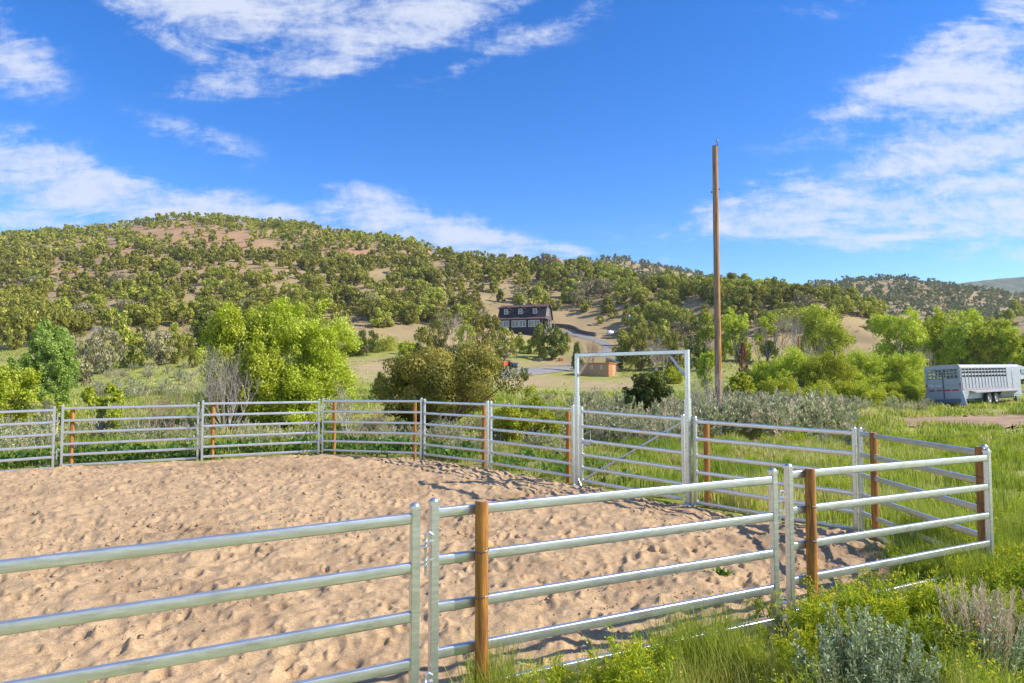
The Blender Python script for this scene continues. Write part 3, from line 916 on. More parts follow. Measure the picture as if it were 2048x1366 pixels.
zz0, zz1 = .62, pz - .16
for xa, xb, nl_ in ((.10, HL * .29 - .08, 4), (HL * .29 + .55, HL * .655 - .06, 4), (HL * .655 + .56, HL - .68, 4)):
    xm = (xa + xb) / 2
    window(house, xa, xm - .05, zz0, zz1, -1.63, 2); window(house, xm + .05, xb, zz0, zz1, -1.63, 2)
for fx_ in (.165, .48, .80):
    xc = HL * fx_
    m = MB().box(xc - .72, xc + .72, .18, yk + .4, hE + .75, hK - .28)
    dm = m.build('dormer', m_dark, house)
    m = MB()
    for s in (-1, 1):
        m.add([(xc, -.1, hK + .16), (xc, yk + .9, hK + .16), (xc + s * 1.15, yk + .9, hK - .36), (xc + s * 1.15, -.1, hK - .36),
               (xc, -.1, hK + .06), (xc, yk + .9, hK + .06), (xc + s * 1.15, yk + .9, hK - .46), (xc + s * 1.15, -.1, hK - .46)],
              [(0, 1, 2, 3), (7, 6, 5, 4), (0, 3, 7, 4), (3, 2, 6, 7), (1, 5, 6, 2)])
    m.build('dormer_roof', m_roofb, dm)
    window(dm, xc - .52, xc + .52, hE + .95, hK - .42, .17, 1, True)
MB().tube((HL * .47, HW / 2, hR), (HL * .47, HW / 2, hR + .75), .16).lathe([(.24, hR + .75), (.26, hR + .85), (.05, hR + .95)], (HL * .47, HW / 2, 0), 12).build('flue_pipe', m_pipe, rf, smooth=50)
Mg = Matrix.Translation((HL + .03, 0, 0)) @ Matrix.Rotation(PI / 2, 4, 'Z')
for (ya, yb, za, zb) in ((1.9, 2.75, 3.7, 5.2), (3.3, 4.15, 3.7, 5.2), (1.0, 2.2, .6, 2.2), (4.7, 5.8, .0, 2.2)):
    m = MB(); fw = .13
    m.box(HL + .02, HL + .10, ya, yb, zb - fw, zb).box(HL + .02, HL + .10, ya, yb, za, za + fw).box(HL + .02, HL + .10, ya, ya + fw, za + fw, zb - fw).box(HL + .02, HL + .10, yb - fw, yb, za + fw, zb - fw)
    m.box(HL + .02, HL + .08, ya + fw, yb - fw, (za + zb) / 2 - .04, (za + zb) / 2 + .04)
    f = m.build('window', m_trim, house)
    MB().box(HL + .022, HL + .05, ya + fw, yb - fw, za + fw, zb - fw).build('pane', m_glass, f)
m = MB(); slab(m, [(0, 0), (1, 0)], 0, .01, .01)
m = MB()
m.add([(HL + .0, -.6, 2.75), (HL, 5.4, 2.75), (HL + 1.3, 5.4, 2.3), (HL + 1.3, -.6, 2.3), (HL, -.6, 2.88), (HL, 5.4, 2.88), (HL + 1.3, 5.4, 2.42), (HL + 1.3, -.6, 2.42)],
      [(0, 1, 2, 3), (7, 6, 5, 4), (0, 4, 5, 1), (1, 5, 6, 2), (2, 6, 7, 3), (3, 7, 4, 0)])
m.build('side_porch_roof', m_roofb, house)
m = MB()
for y in (-.45, 2.4, 5.2): m.box(HL + 1.1, HL + 1.22, y, y + .12, -1.2, 2.32)
m.build('porch_post', m_trim, house)

# retaining wall stepping down from the house
pts = [march(*p) for p in ((1098, 655), (1118, 655), (1138, 657), (1150, 661), (1160, 667), (1176, 671), (1192, 673))]
rw0 = pts[0]
m = MB()
for i in range(len(pts) - 1):
    a, b_ = pts[i], pts[i + 1]
    dv = Vector((b_[0] - a[0], b_[1] - a[1], 0)).normalized(); nv = Vector((-dv.y, dv.x, 0)) * .25
    va = [Vector(a) - Vector(rw0) + s * nv + Vector((0, 0, z)) for s in (-1, 1) for z in (-.6, .95)]
    vb = [Vector(b_) - Vector(rw0) + s * nv + Vector((0, 0, z)) for s in (-1, 1) for z in (-.6, .95)]
    m.add(va + vb, [(0, 1, 5, 4), (2, 6, 7, 3), (1, 3, 7, 5), (0, 4, 6, 2), (0, 2, 3, 1), (4, 5, 7, 6)])
tag(m.build('retaining_wall', m_stone, None, loc=rw0), 'low dark stone retaining wall curving down beside the driveway', 'wall')

# ------------------------------------------------------------------ plank shed and the metal roofed shed behind it
m_plank, nt = newmat('brown_planks')
ob = coord(nt, 'Object'); wv = nd(nt, 'ShaderNodeTexWave', wave_type='BANDS', bands_direction='X', inp={0: ob, 'Scale': 1.6, 'Distortion': .6, 'Detail': 2})
n = noise(nt, coord(nt, 'Object', (6, 6, .7)), 3, 5, .65)
c = ramp(nt, n, [(.25, (.28, .16, .085)), (.55, (.46, .29, .16)), (.8, (.54, .37, .22))])
c = mixc(nt, ramp(nt, wv.outputs['Fac'], [(.0, (.55, .55, .55)), (.12, (0, 0, 0))]), c, (.10, .055, .03))
principled(nt, base=c, rough=.85)
m_plank2 = simple('orange_planks', (.48, .21, .065), .75, var=.3, scale=4, stretch=(1, 5, .8))
m_metalroof = simple('pale_metal_roof', (.50, .58, .64), .35, metal=.35, var=.06)
sb = march(1186, 752)
sY = sb[1]; sx = at(1158, 752, sY); sg = float(at(1186, 751, sY)[2])
th = math.radians(27); SL, SW, SH = 56.5 / (F / sY) / math.cos(th), 22 / (F / sY) / math.sin(th) * .98, 24.0 / (F / sY)
shed = thing('plank_shed', 'low brown plank shed with small windows and orange end wall in the meadow', 'shed', (sx[0], sY + .9, sg), -th)
MB().box(0, SL, 0, SW, -.5, SH).build('wall', m_plank, shed)
MB().box(SL + .003, SL + .03, .02, SW - .02, -.5, SH - .01).build('end_wall', m_plank2, shed)
rf = MB().box(-.15, SL + .18, -.16, SW + .15, SH + .003, SH + .12).build('roof', m_plank2, shed)
for a, b_ in ((.32, .62), (1.85, 2.2), (3.3, 3.65)):
    a, b_ = a / 4.5 * SL, b_ / 4.5 * SL
    f = MB().box(a, b_, -.05, -.003, SH * .52, SH * .86).build('window', m_trim, shed)
    MB().box(a + .05, b_ - .05, -.065, -.052, SH * .52 + .05, SH * .86 - .05).build('pane', simple('dusty_pane', (.42, .36, .30), .5), f)
dr = MB().box(SL + .032, SL + .07, SW * .42, SW * .78, -.3, SH * .86).build('door', simple('weathered_door', (.50, .33, .20), .8), shed)
MB().box(SL + .071, SL + .10, SW * .46, SW * .49, SH * .3, SH * .42).build('handle', m_wire, dr)
s2 = at(1213, 735, sY + 9)
g2 = float(tz(s2[0], sY + 9)); zl, zh = float(at(1225, 724, sY + 9)[2]) - g2, float(at(1225, 714, sY + 9)[2]) - g2
s2o = thing('metal_roofed_shed', 'small shed with a slanted pale metal roof behind the plank shed', 'shed', (s2[0], sY + 9, g2), -.35)
m = MB(); m.add([(-.1, 0, -.4), (1.75, 0, -.4), (1.75, 1.6, -.4), (-.1, 1.6, -.4), (-.1, 0, zh - .15), (1.75, 0, zl - .15), (1.75, 1.6, zl - .15), (-.1, 1.6, zh - .15)],
                [(0, 3, 2, 1), (4, 5, 6, 7), (0, 1, 5, 4), (1, 2, 6, 5), (2, 3, 7, 6), (3, 0, 4, 7)])
m.build('wall', m_plank, s2o)
m = MB(); m.add([(-.3, -.35, zh - .09), (1.98, -.35, zl - .13), (1.98, 1.9, zl - .13), (-.3, 1.9, zh - .09), (-.3, -.35, zh), (1.98, -.35, zl - .04), (1.98, 1.9, zl - .04), (-.3, 1.9, zh)],
                [(0, 3, 2, 1), (4, 5, 6, 7), (0, 1, 5, 4), (1, 2, 6, 5), (2, 3, 7, 6), (3, 0, 4, 7)])
m.build('roof', m_metalroof, s2o)

# ------------------------------------------------------------------ tractor, tank, crate
m_or = simple('orange_paint', (.62, .10, .025), .4, var=.1); m_blk = simple('black_rubber', (.02, .02, .02), .85); m_yel = simple('yellow_paint', (.60, .36, .05), .45)
m_blu = simple('blue_paint', (.05, .20, .42), .45); m_grey = simple('grey_iron', (.20, .20, .21), .6, metal=.5)
tb = march(1012, 739)
tr = thing('tractor', 'orange tractor with front loader and yellow bucket parked under the juniper', 'tractor', tuple(tb), math.radians(-118))
MB().box(-.2, 1.35, -.32, .32, .55, 1.1).box(-.9, -.2, -.4, .4, .5, .95).build('body', m_or, tr, bevel=.08)
MB().box(-.75, -.35, -.25, .25, .95, 1.05).box(-.85, -.72, -.25, .25, .95, 1.35).build('seat', m_blk, tr, bevel=.03)
for y in (-.62, .62):
    MB().lathe([(.25, -.16), (.5, -.17), (.56, -.1), (.56, .1), (.5, .17), (.25, .16)], (-.55, y, .56), 18, 'y').build('wheel', m_blk, tr, smooth=40)
    MB().lathe([(.12, -.1), (.28, -.11), (.32, -.06), (.32, .06), (.28, .11), (.12, .1)], (1.05, y * .85, .32), 16, 'y').build('wheel', m_blk, tr, smooth=40)
    MB().box(-1.0, -.1, y - .18, y + .18, 1.12, 1.18).build('fender', m_or, tr, bevel=.03)
    MB().tube((.1, y * .75, 1.25), (1.3, y * .75, 1.0), .06, n=6).tube((1.3, y * .75, 1.0), (1.75, y * .75, .4), .06, n=6).build('loader_arm', m_or, tr)
MB().add([(1.7, -.8, .12), (1.7, .8, .12), (1.7, .8, .65), (1.7, -.8, .65), (2.25, -.8, .08), (2.25, .8, .08)], [(0, 1, 2, 3), (0, 4, 5, 1), (0, 3, 4), (1, 5, 2)]).build('bucket', m_yel, tr)
MB().tube((-.72, -.5, .95), (-.72, -.5, 1.75), .035).tube((-.72, .5, .95), (-.72, .5, 1.75), .035).tube((-.72, -.5, 1.75), (-.72, .5, 1.75), .035).build('roll_bar', m_grey, tr)
ib = march(1030, 737)
im = thing('spreader', 'small blue farm implement next to the orange tractor', 'farm implement', tuple(ib), .3)
MB().add([(-.5, -.35, .9), (.5, -.35, .9), (.5, .35, .9), (-.5, .35, .9), (-.25, -.2, .4), (.25, -.2, .4), (.25, .2, .4), (-.25, .2, .4)], [(0, 1, 5, 4), (1, 2, 6, 5), (2, 3, 7, 6), (3, 0, 4, 7), (4, 5, 6, 7), (3, 2, 1, 0)]).build('hopper', m_blu, im)
MB().tube((-.4, 0, .3), (.9, 0, .3), .05).tube((0, -.4, .3), (0, .4, .3), .04).build('frame', m_grey, im)
for y in (-.45, .45): MB().lathe([(.1, -.06), (.26, -.07), (.3, 0), (.26, .07), (.1, .06)], (0, y, .3), 14, 'y').build('wheel', m_blk, im, smooth=40)
wt_ = march(1221, 672)
tk = thing('propane_tank', 'white rounded propane tank on the bare slope above the driveway', 'tank', tuple(wt_ + np.array([0, 0, .0])), .5)
m_white = simple('white_paint', (.78, .78, .76), .4, var=.05)
MB().lathe([(0, -.95), (.22, -.93), (.42, -.8), (.52, -.6), (.54, -.4), (.54, .4), (.52, .6), (.42, .8), (.22, .93), (0, .95)], (0, 0, .78), 20, 'x').build('tank_shell', m_white, tk, smooth=60)
MB().lathe([(.16, 1.28), (.16, 1.42), (.1, 1.48), (0, 1.5)], n=12).build('valve_dome', m_white, tk, smooth=50)
for x in (-.55, .55): MB().box(x - .08, x + .08, -.35, .35, -.2, .4).build('leg', m_grey, tk)
cb = march(1122, 722)
cr = thing('red_crate', 'small red crate on the grass beside the round juniper', 'crate', tuple(cb), .4)
m_red = simple('faded_red_paint', (.45, .09, .07), .6)
MB().box(-.4, .4, -.25, .25, 0, .45).build('box', m_red, cr, bevel=.03)
MB().box(-.43, .43, -.28, .28, .452, .52).build('lid', simple('pale_red_paint', (.52, .22, .19), .6), cr, bevel=.02)
MB().tube((-.15, -.3, .3), (.15, -.3, .3), .02).build('handle', m_wire, cr)

# ------------------------------------------------------------------ livestock trailer
m_alu, nt = newmat('trailer_aluminium')
n = noise(nt, coord(nt, 'Object', (1, 1, 3)), 3, 5, .6)
principled(nt, base=ramp(nt, n, [(.3, (.33, .335, .34)), (.7, (.46, .462, .46))]), rough=.5, metal=.5)
m_alud = simple('rear_gate_steel', (.36, .385, .42), .5, metal=.35, var=.12, scale=2)
m_retro_r = simple('red_reflector', (.45, .03, .03), .35); m_retro_w = simple('white_reflector', (.8, .8, .8), .35)
TX, TYy = 28.1, 42.6
ta = math.atan2(.55, .83)
tc = np.array([TX - 1.05 * .55, TYy + 1.05 * .83])
tg = float(at(1895, 812, 43.4)[2])
TR = thing('livestock_trailer', 'silver slatted livestock trailer parked on the grass at the edge', 'trailer', (tc[0], tc[1], tg - .02), ta)
TR.rotation_euler = (math.radians(-3.5), math.radians(-.6), ta)
LB, z0, z1, hw = 8.7, .42, 2.42, 1.06
m = MB().box(.05, LB, -hw + .06, hw - .06, z0, z0 + .08); m.build('floor_deck', m_alud, TR)
# roof with rounded edge
prof = [(-hw, z1 - .06), (-hw, z1 + .04), (-hw + .06, z1 + .13), (-hw + .16, z1 + .17), (0, z1 + .20), (hw - .16, z1 + .17), (hw - .06, z1 + .13), (hw, z1 + .04), (hw, z1 - .06)]
MB().prism(prof, -.05, LB, 0, 0).build('roof', m_alu, TR, smooth=40)
for s in (-1, 1):
    y = s * hw
    ya, yb = (y - .03, y) if s > 0 else (y, y + .03)
    m = MB()
    m.box(0, LB, ya, yb, z0, 1.78)                                            # solid lower wall
    for za, zb in ((1.90, 2.02), (2.14, 2.22)): m.box(0, 6.5, ya, yb, za, zb)  # open slats above
    m.box(6.5, LB, ya, yb, 1.78, z1 - .06); m.box(0, 6.5, ya, yb, 2.33, z1 - .06)
    sw = m.build('side_wall', m_alu, TR)
    yo = y + s * .03
    m = MB()
    for k in range(15):
        x = .05 + k * .46
        m.box(x, x + .055, min(y, yo), max(y, yo), .95, z1 - .06)
    m.build('rib', m_alu, sw)
    m = MB()
    for zc_ in (1.12, 1.42): m.box(.0, 6.6, min(y, y + s * .014), max(y, y + s * .014), zc_, zc_ + .02)
    m.build('crease', m_alud, sw)
    mr, mw = MB(), MB()
    for k in range(17):
        x = .12 + k * .46
        (mr).box(x + .02, x + .26, min(y + s * .002, y + s * .016), max(y + s * .002, y + s * .016), .985, 1.03)
        (mw).box(x + .26, x + .40, min(y + s * .002, y + s * .016), max(y + s * .002, y + s * .016), .985, 1.03)
    mr.build('red_reflective_tape', m_retro_r, sw); mw.build('white_reflective_tape', m_retro_w, sw)
    # flared skirt over the wheels
    m = MB()
    ys = y + s * .34
    m.add([(.95, y, .93), (7.3, y, .93), (7.3, ys, .84), (.95, ys, .84), (.95, y, .90), (7.3, y, .90), (7.3, ys, .78), (.95, ys, .78)],
          [(0, 1, 2, 3), (7, 6, 5, 4), (3, 2, 6, 7), (0, 3, 7, 4), (1, 5, 6, 2)])
    m.add([(4.85, ys, .80), (7.3, ys, .80), (7.0, y, .42), (4.85, y, .42)], [(0, 1, 2, 3)])
    m.build('fender', m_alu, TR)
    m = MB()
    for k in range(8): m.box(4.95 + k * .27, 4.98 + k * .27, min(y, y + s * .2), max(y, y + s * .2), .42, .62)
    m.build('skirt_rib', m_alud, TR)
    for x in (3.05, 4.05):
        ty = MB().lathe([(.22, -.11), (.33, -.12), (.375, -.07), (.38, 0), (.375, .07), (.33, .12), (.22, .11)], (x, y + s * .13, .375), 24, 'y').build('wheel', simple('tyre_rubber', (.035, .033, .03), .9), TR, smooth=40)
        r_ = MB().lathe([(0, s * .045), (.06, s * .07), (.10, s * .04), (.17, s * .05), (.225, s * .115)], (x, y + s * .13, .375), 24, 'y')
        for k in range(5):
            w = k * 2 * PI / 5
            r_.box(-.02, .02, -.012, .012, .05, .2, Matrix.Translation((x, y + s * .19, .375)) @ Matrix.Rotation(w, 4, 'Y'))
        r_.build('rim', m_alu, ty, smooth=40)
    MB().box(7.35, 8.45, min(y, y + s * .02), max(y, y + s * .02), .5, 2.2).build('side_door', m_alu, TR, bevel=.008)
    # rear corner posts with flared lower plates
    m = MB().box(-.06, .10, min(y, y - s * .14), max(y, y - s * .14), z0, z1)
    m.add([(-.06, y, z0 + .5), (-.06, y + s * .02, z0 + .5), (-.12, y + s * .24, .04), (-.12, y - s * .2, .04), (-.04, y - s * .14, z0 + .5), (.05, y + s * .2, .04), (.05, y - s * .2, .04), (.10, y, z0 + .5)],
          [(0, 1, 2, 3), (0, 3, 4), (1, 7, 5, 2), (2, 5, 6, 3), (4, 3, 6)])
    cp = m.build('corner_post', m_alud, TR)
    MB().box(-.075, -.062, min(y - s * .03, y - s * .11), max(y - s * .03, y - s * .11), 1.25, 1.42).build('tail_light', m_retro_r, cp)
# rear: header, two gates, bumper
MB().box(-.06, .06, -hw + .14, hw - .14, z1 - .10, z1).build('rear_header', m_alud, TR)
for s in (-1, 1):
    ya, yb = (.012, hw - .15) if s > 0 else (-hw + .15, -.012)
    m = MB().box(-.03, .0, ya, yb, z0 + .04, 1.72)
    g = m.build('rear_gate', m_alud, TR)
    m = MB()
    for zc_ in (1.93, 2.10): m.box(-.03, .0, ya, yb, zc_, zc_ + .045)
    for k in range(5):
        yy = ya + .02 + (yb - ya - .06) * k / 4
        m.box(-.032, .002, yy, yy + .04, 1.72, z1 - .10)
    m.build('gate_bars', m_alud, g)
    m = MB()
    for zc_ in (.82, 1.12, 1.42): m.box(-.042, -.031, ya, yb, zc_, zc_ + .03)
    m.build('gate_rib', m_alud, g)
    for k in (0, 1):
        yy = ya + (yb - ya) * (.08 + .5 * k)
        MB().box(-.05, -.043, yy, yy + .33, .95, 1.05).build('reflector', m_retro_r, g)
MB().box(-.045, -.033, -.04, .04, z0 + .05, 2.2).build('latch_bar', simple('dark_steel', (.10, .11, .13), .5, metal=.5), TR)
MB().box(-.14, -.02, -hw + .1, hw - .1, .22, z0 + .0).build('bumper', simple('bumper_steel', (.12, .15, .20), .5, metal=.3), TR)
fc = bpy.data.curves.new('lettering', 'FONT'); fc.body = 'Merritt'; fc.size = .30; fc.extrude = .004; fc.shear = .35; fc.align_x = 'CENTER'
fc.materials.append(m_retro_w)
tmp = bpy.data.objects.new('lettering_curve', fc); COL.objects.link(tmp)
me_t = bpy.data.meshes.new_from_object(tmp.evaluated_get(bpy.context.evaluated_depsgraph_get()))
bpy.data.objects.remove(tmp); me_t.name = 'lettering'
fo = link('lettering', me_t, TR)
fo.rotation_euler = (PI / 2, 0, -PI / 2); fo.location = (-.052, .52, 1.22)
# gooseneck nose
m = MB()
zn = 1.52
m.add([(LB, -hw, zn), (LB, hw, zn), (LB + 1.9, hw * .8, zn + .12), (LB + 1.9, -hw * .8, zn + .12), (LB, -hw, z1 + .12), (LB, hw, z1 + .12), (LB + 1.7, hw * .75, z1 - .02), (LB + 1.7, -hw * .75, z1 - .02)],
      [(0, 1, 2, 3), (4, 7, 6, 5), (0, 3, 7, 4), (1, 5, 6, 2), (2, 6, 7, 3)])
ns_ = m.build('gooseneck', m_alu, TR)
MB().box(LB + .25, LB + 1.2, -hw - .005, -hw + .16, zn + .42, zn + .72, Matrix.Rotation(math.radians(0), 4, 'Z')).build('nose_window', m_glass, ns_)
MB().box(LB - .02, LB, -hw + .05, hw - .05, z0, zn).build('front_wall', m_alu, TR)
MB().tube((LB + .2, -.6, zn), (LB + .2, -.6, .25), .06).tube((LB + .2, .6, zn), (LB + .2, .6, .25), .06).box(LB + .05, LB + .35, -.72, -.48, .05, .26).box(LB + .05, LB + .35, .48, .72, .05, .26).build('landing_leg', m_grey, TR)
MB().box(5.0, 5.1, -.2, -.1, .1, .42).box(.4, 8.4, -.7, -.6, .30, .42).box(.4, 8.4, .6, .7, .30, .42).build('chassis', m_grey, TR)

# ------------------------------------------------------------------ rocks on the crest
m_rock = simple('red_rock', (.36, .24, .17), .95, var=.35, scale=.8, bmp=.6)
for (u, v, w_, h_, lab) in ((160, 452, 3.4, 3.6, 'upright brown boulder on the skyline of the big hill'), (655, 450, 3.4, 2.4, 'squat brown boulder on the falling crest of the big hill'),
                            (1103, 535, 9, 5.5, 'pale rock outcrop low on the bluish wooded hill behind the house')):
    t = float(ray(u, 700)[0]); k = np.nonzero((_look(Eang, t * TY, TY) >= _look(Emax, t * TY, TY) - 1e-6) & (TY < 900))[0]
    b_ = march(u, v + 4)
    if b_ is None or b_[1] > 1000:
        yy = 415.0 if u < 300 else (385.0 if u < 900 else 690.0); b_ = np.array([t * yy, yy, float(tz(t * yy, yy))])
    import bmesh
    bm = bmesh.new(); bmesh.ops.create_icosphere(bm, subdivisions=3, radius=1)
    q = Noise2(.7, int(u), 3)
    for vx in bm.verts:
        c = vx.co.copy(); k_ = 1 + float(q(c.x * 1.3 + c.z, c.y * 1.3 - c.z)) * .75
        vx.co = Vector((c.x * w_ * .5 * k_, c.y * w_ * .5 * k_, c.z * h_ * .55 * k_))
        vx.co.x += vx.co.z * .25
    me = bpy.data.meshes.new('rock'); bm.to_mesh(me); bm.free(); me.materials.append(m_rock)
    tag(link('boulder', me, None, (b_[0], b_[1], b_[2] + h_ * .3)), lab, 'rock')

# ------------------------------------------------------------------ plant building blocks
def unit(n, r, up=0.0):
    d = r.normal(size=(n, 3)); d[:, 2] += up
    return d / np.maximum(np.linalg.norm(d, axis=1, keepdims=True), 1e-6)


def sprays(pos, axis, L, Wd, r, rnd):
    """one pointed leaf-shaped face at each position, lying along its axis"""
    n = len(pos)
    side = np.cross(axis, unit(n, r)); side /= np.maximum(np.linalg.norm(side, axis=1, keepdims=True), 1e-6)
    L = np.broadcast_to(np.asarray(L, float), (n,))[:, None]; Wd = np.broadcast_to(np.asarray(Wd, float), (n,))[:, None]
    mid = pos + axis * L * .45
    V = np.stack([pos, mid + side * Wd, pos + axis * L, mid - side * Wd], 1).reshape(-1, 3)
    return V, np.arange(n * 4).reshape(n, 4), rnd


def merge(parts):
    V, Q, Rn, o = [], [], [], 0
    for v, q, rn in parts:
        V.append(v); Q.append(q + o); Rn.append(np.broadcast_to(rn, (len(q),))); o += len(v)
    return np.concatenate(V), np.concatenate(Q), np.concatenate(Rn)


def lump_leaves(c, rad, n, L, Wd, r, up=.5, out=.8, shell=(.55, 1.0), squash=1.0, lumpvar=.5, jit=.42):
    """leaves gathered in lumps: centres c (k,3), radii rad (k); each lies on its lump's skin, facing outwards"""
    k = len(c)
    w = rad ** 2; pick = r.choice(k, n, p=w / w.sum())
    d = unit(n, r, .15)
    rr_ = rad[pick] * r.uniform(*shell, n) ** .7
    off = d * rr_[:, None]; off[:, 2] *= squash
    nrm = d + r.normal(size=(n, 3)) * jit
    nrm /= np.linalg.norm(nrm, axis=1, keepdims=True)
    ax = d * .25 * out + np.array([0, 0, up + .25]) + r.normal(size=(n, 3)) * .55
    ax -= nrm * (ax * nrm).sum(1, keepdims=True) * .85
    ax /= np.maximum(np.linalg.norm(ax, axis=1, keepdims=True), 1e-6)
    lr = r.random(k)
    rnd = np.clip(lumpvar * lr[pick] + (1 - lumpvar) * r.random(n), 0, 1)
    s = r.uniform(.7, 1.3, n)
    side = np.cross(ax, nrm); side /= np.maximum(np.linalg.norm(side, axis=1, keepdims=True), 1e-6)
    Ls, Ws = (L * s)[:, None], (Wd * s)[:, None]
    pos = c[pick] + off - ax * Ls * .4
    mid = pos + ax * Ls * .45
    V = np.stack([pos, mid + side * Ws, pos + ax * Ls, mid - side * Ws], 1).reshape(-1, 3)
    return V, np.arange(n * 4).reshape(n, 4), rnd


def prisms(segs, rnd=.5, n=3):
    """tapered n-sided sticks: list of (p0, p1, r0, r1)"""
    P0 = np.array([s[0] for s in segs], float); P1 = np.array([s[1] for s in segs], float)
    R0 = np.array([s[2] for s in segs], float); R1 = np.array([s[3] for s in segs], float)
    d = P1 - P0; d /= np.maximum(np.linalg.norm(d, axis=1, keepdims=True), 1e-6)
    a = np.cross(d, np.where(np.abs(d[:, 2:3]) < .9, np.array([[0, 0, 1.0]]), np.array([[1.0, 0, 0]])))
    a /= np.linalg.norm(a, axis=1, keepdims=True); b = np.cross(d, a)
    V = np.zeros((len(segs), 2 * n, 3))
    for k in range(n):
        w = 2 * PI * k / n; dirv = a * math.cos(w) + b * math.sin(w)
        V[:, k] = P0 + dirv * R0[:, None]; V[:, n + k] = P1 + dirv * R1[:, None]
    base = np.arange(len(segs))[:, None, None] * 2 * n
    q = np.array([[k, (k + 1) % n, n + (k + 1) % n, n + k] for k in range(n)])[None]
    Q = (base + q).reshape(-1, 4)
    return V.reshape(-1, 3), Q, np.full(len(Q), rnd)


def branches(r, stems, h, spread, levels, r0, kids=3, wig=.22, base=.12, up=.25, taper=.62, shrink=.62, nseg=3, first=.45):
    """stems that fork; returns the sticks and the tips"""
    segs, tips = [], []

    def grow(p, d, ln, rad, lev):
        for s in range(nseg):
            d2 = d + r.normal(0, wig, 3) + np.array([0, 0, up * .3]); d2 /= np.linalg.norm(d2)
            q = p + d2 * ln / nseg
            rb = rad * (1 - (1 - taper) * (s + 1) / nseg)
            segs.append((p, q, rad * (1 - (1 - taper) * s / nseg), rb))
            if lev > 0 and s >= nseg - 2 + (lev == levels) * 0:
                for _ in range(kids if s == nseg - 1 else max(1, kids - 2)):
                    dd = d2 + r.normal(0, spread, 3) + np.array([0, 0, up]); dd /= np.linalg.norm(dd)
                    grow(q, dd, ln * shrink * r.uniform(.75, 1.2), rb * .7, lev - 1)
            p, d = q, d2
        if lev == 0: tips.append(p)
    for _ in range(stems):
        a = r.uniform(0, 2 * PI); tilt = r.uniform(.1, 1) * spread
        d = np.array([math.cos(a) * tilt, math.sin(a) * tilt, 1.0]); d /= np.linalg.norm(d)
        p = np.array([math.cos(a) * base * r.random(), math.sin(a) * base * r.random(), -.05])
        grow(p, d, h * first * r.uniform(.75, 1.1), r0 * r.uniform(.7, 1.1), levels)
    return segs, np.array(tips)


# ------------------------------------------------------------------ leaf materials
m_jun = foliage('juniper_needles', [(.0, (.13, .15, .022)), (.35, (.27, .285, .036)), (.7, (.46, .45, .06)), (1.0, (.66, .59, .13))], .28, .33, .012)
m_jun_grey = foliage('half_dead_juniper', [(.0, (.20, .16, .11)), (.4, (.36, .30, .20)), (.62, (.30, .29, .08)), (1, (.50, .45, .30))], .1, .2)
m_jun_dark = foliage('dark_juniper_needles', [(.0, (.055, .08, .014)), (.5, (.13, .165, .02)), (.85, (.26, .28, .03)), (1, (.40, .39, .05))], .1, .22)
m_jun_gold = foliage('golden_juniper_needles', [(.0, (.11, .12, .018)), (.4, (.26, .245, .032)), (.75, (.46, .395, .06)), (1, (.64, .54, .13))], .08, .34)
m_jun_hazed = foliage('hazed_juniper_needles', [(.0, (.12, .145, .035)), (.4, (.20, .225, .05)), (.75, (.29, .30, .07)), (1.0, (.38, .37, .11))], .1, .22)  # bluer, flatter needle colours: distance haze painted into the leaves
m_lime = foliage('lime_leaves', [(.0, (.27, .32, .016)), (.4, (.45, .52, .026)), (.75, (.60, .64, .055)), (1, (.72, .73, .2))], .12, .42)
m_poplar = foliage('poplar_leaves', [(.0, (.17, .27, .04)), (.4, (.30, .42, .065)), (.8, (.45, .56, .12)), (1, (.62, .68, .26))], .08, .4)
m_yellow = foliage('yellow_green_leaves', [(.0, (.24, .27, .012)), (.4, (.42, .46, .020)), (.75, (.58, .58, .035)), (1, (.70, .66, .12))], .15, .4)
m_dead = foliage('bare_twigs', [(.0, (0.260, 0.208, 0.169)), (.5, (0.468, 0.390, 0.325)), (1, (0.650, 0.572, 0.481))], .18, .05)
m_tanb = foliage('dry_brown_twigs', [(.0, (0.247, 0.163, 0.104)), (.5, (0.442, 0.305, 0.202)), (1, (0.598, 0.455, 0.312))], .15, .1)
m_rust = foliage('dead_rust_needles', [(.0, (.12, .04, .018)), (.5, (.26, .085, .035)), (1, (.38, .17, .07))], .1, .15)
m_sage = foliage('sagebrush_leaves', [(.0, (.25, .26, .12)), (.35, (.42, .43, .21)), (.7, (.57, .56, .32)), (.86, (.66, .61, .38)), (.93, (.66, .52, .33)), (1, (.76, .63, .43))], .18, .25)
m_sagebig = foliage('silver_sage_leaves', [(.0, (.15, .21, .07)), (.4, (.30, .375, .15)), (.8, (.48, .54, .28)), (1, (.62, .64, .42))], .05, .25)
m_seed = foliage('dry_seed_stalks', [(.0, (.42, .30, .19)), (.5, (.62, .47, .31)), (1, (.76, .62, .45))], .1, .2)
m_bark = simple('juniper_bark', (.20, .145, .105), .95, var=.4, scale=5, stretch=(3, 3, .6), bmp=.5)
m_barkg = simple('grey_bark', (.30, .26, .22), .95, var=.35, scale=5, stretch=(3, 3, .6), bmp=.5)
m_herb = foliage('broad_herb_leaves', [(.0, (0.049, 0.119, 0.017)), (.5, (0.119, 0.238, 0.031)), (1, (0.238, 0.378, 0.070))], .12, .35)


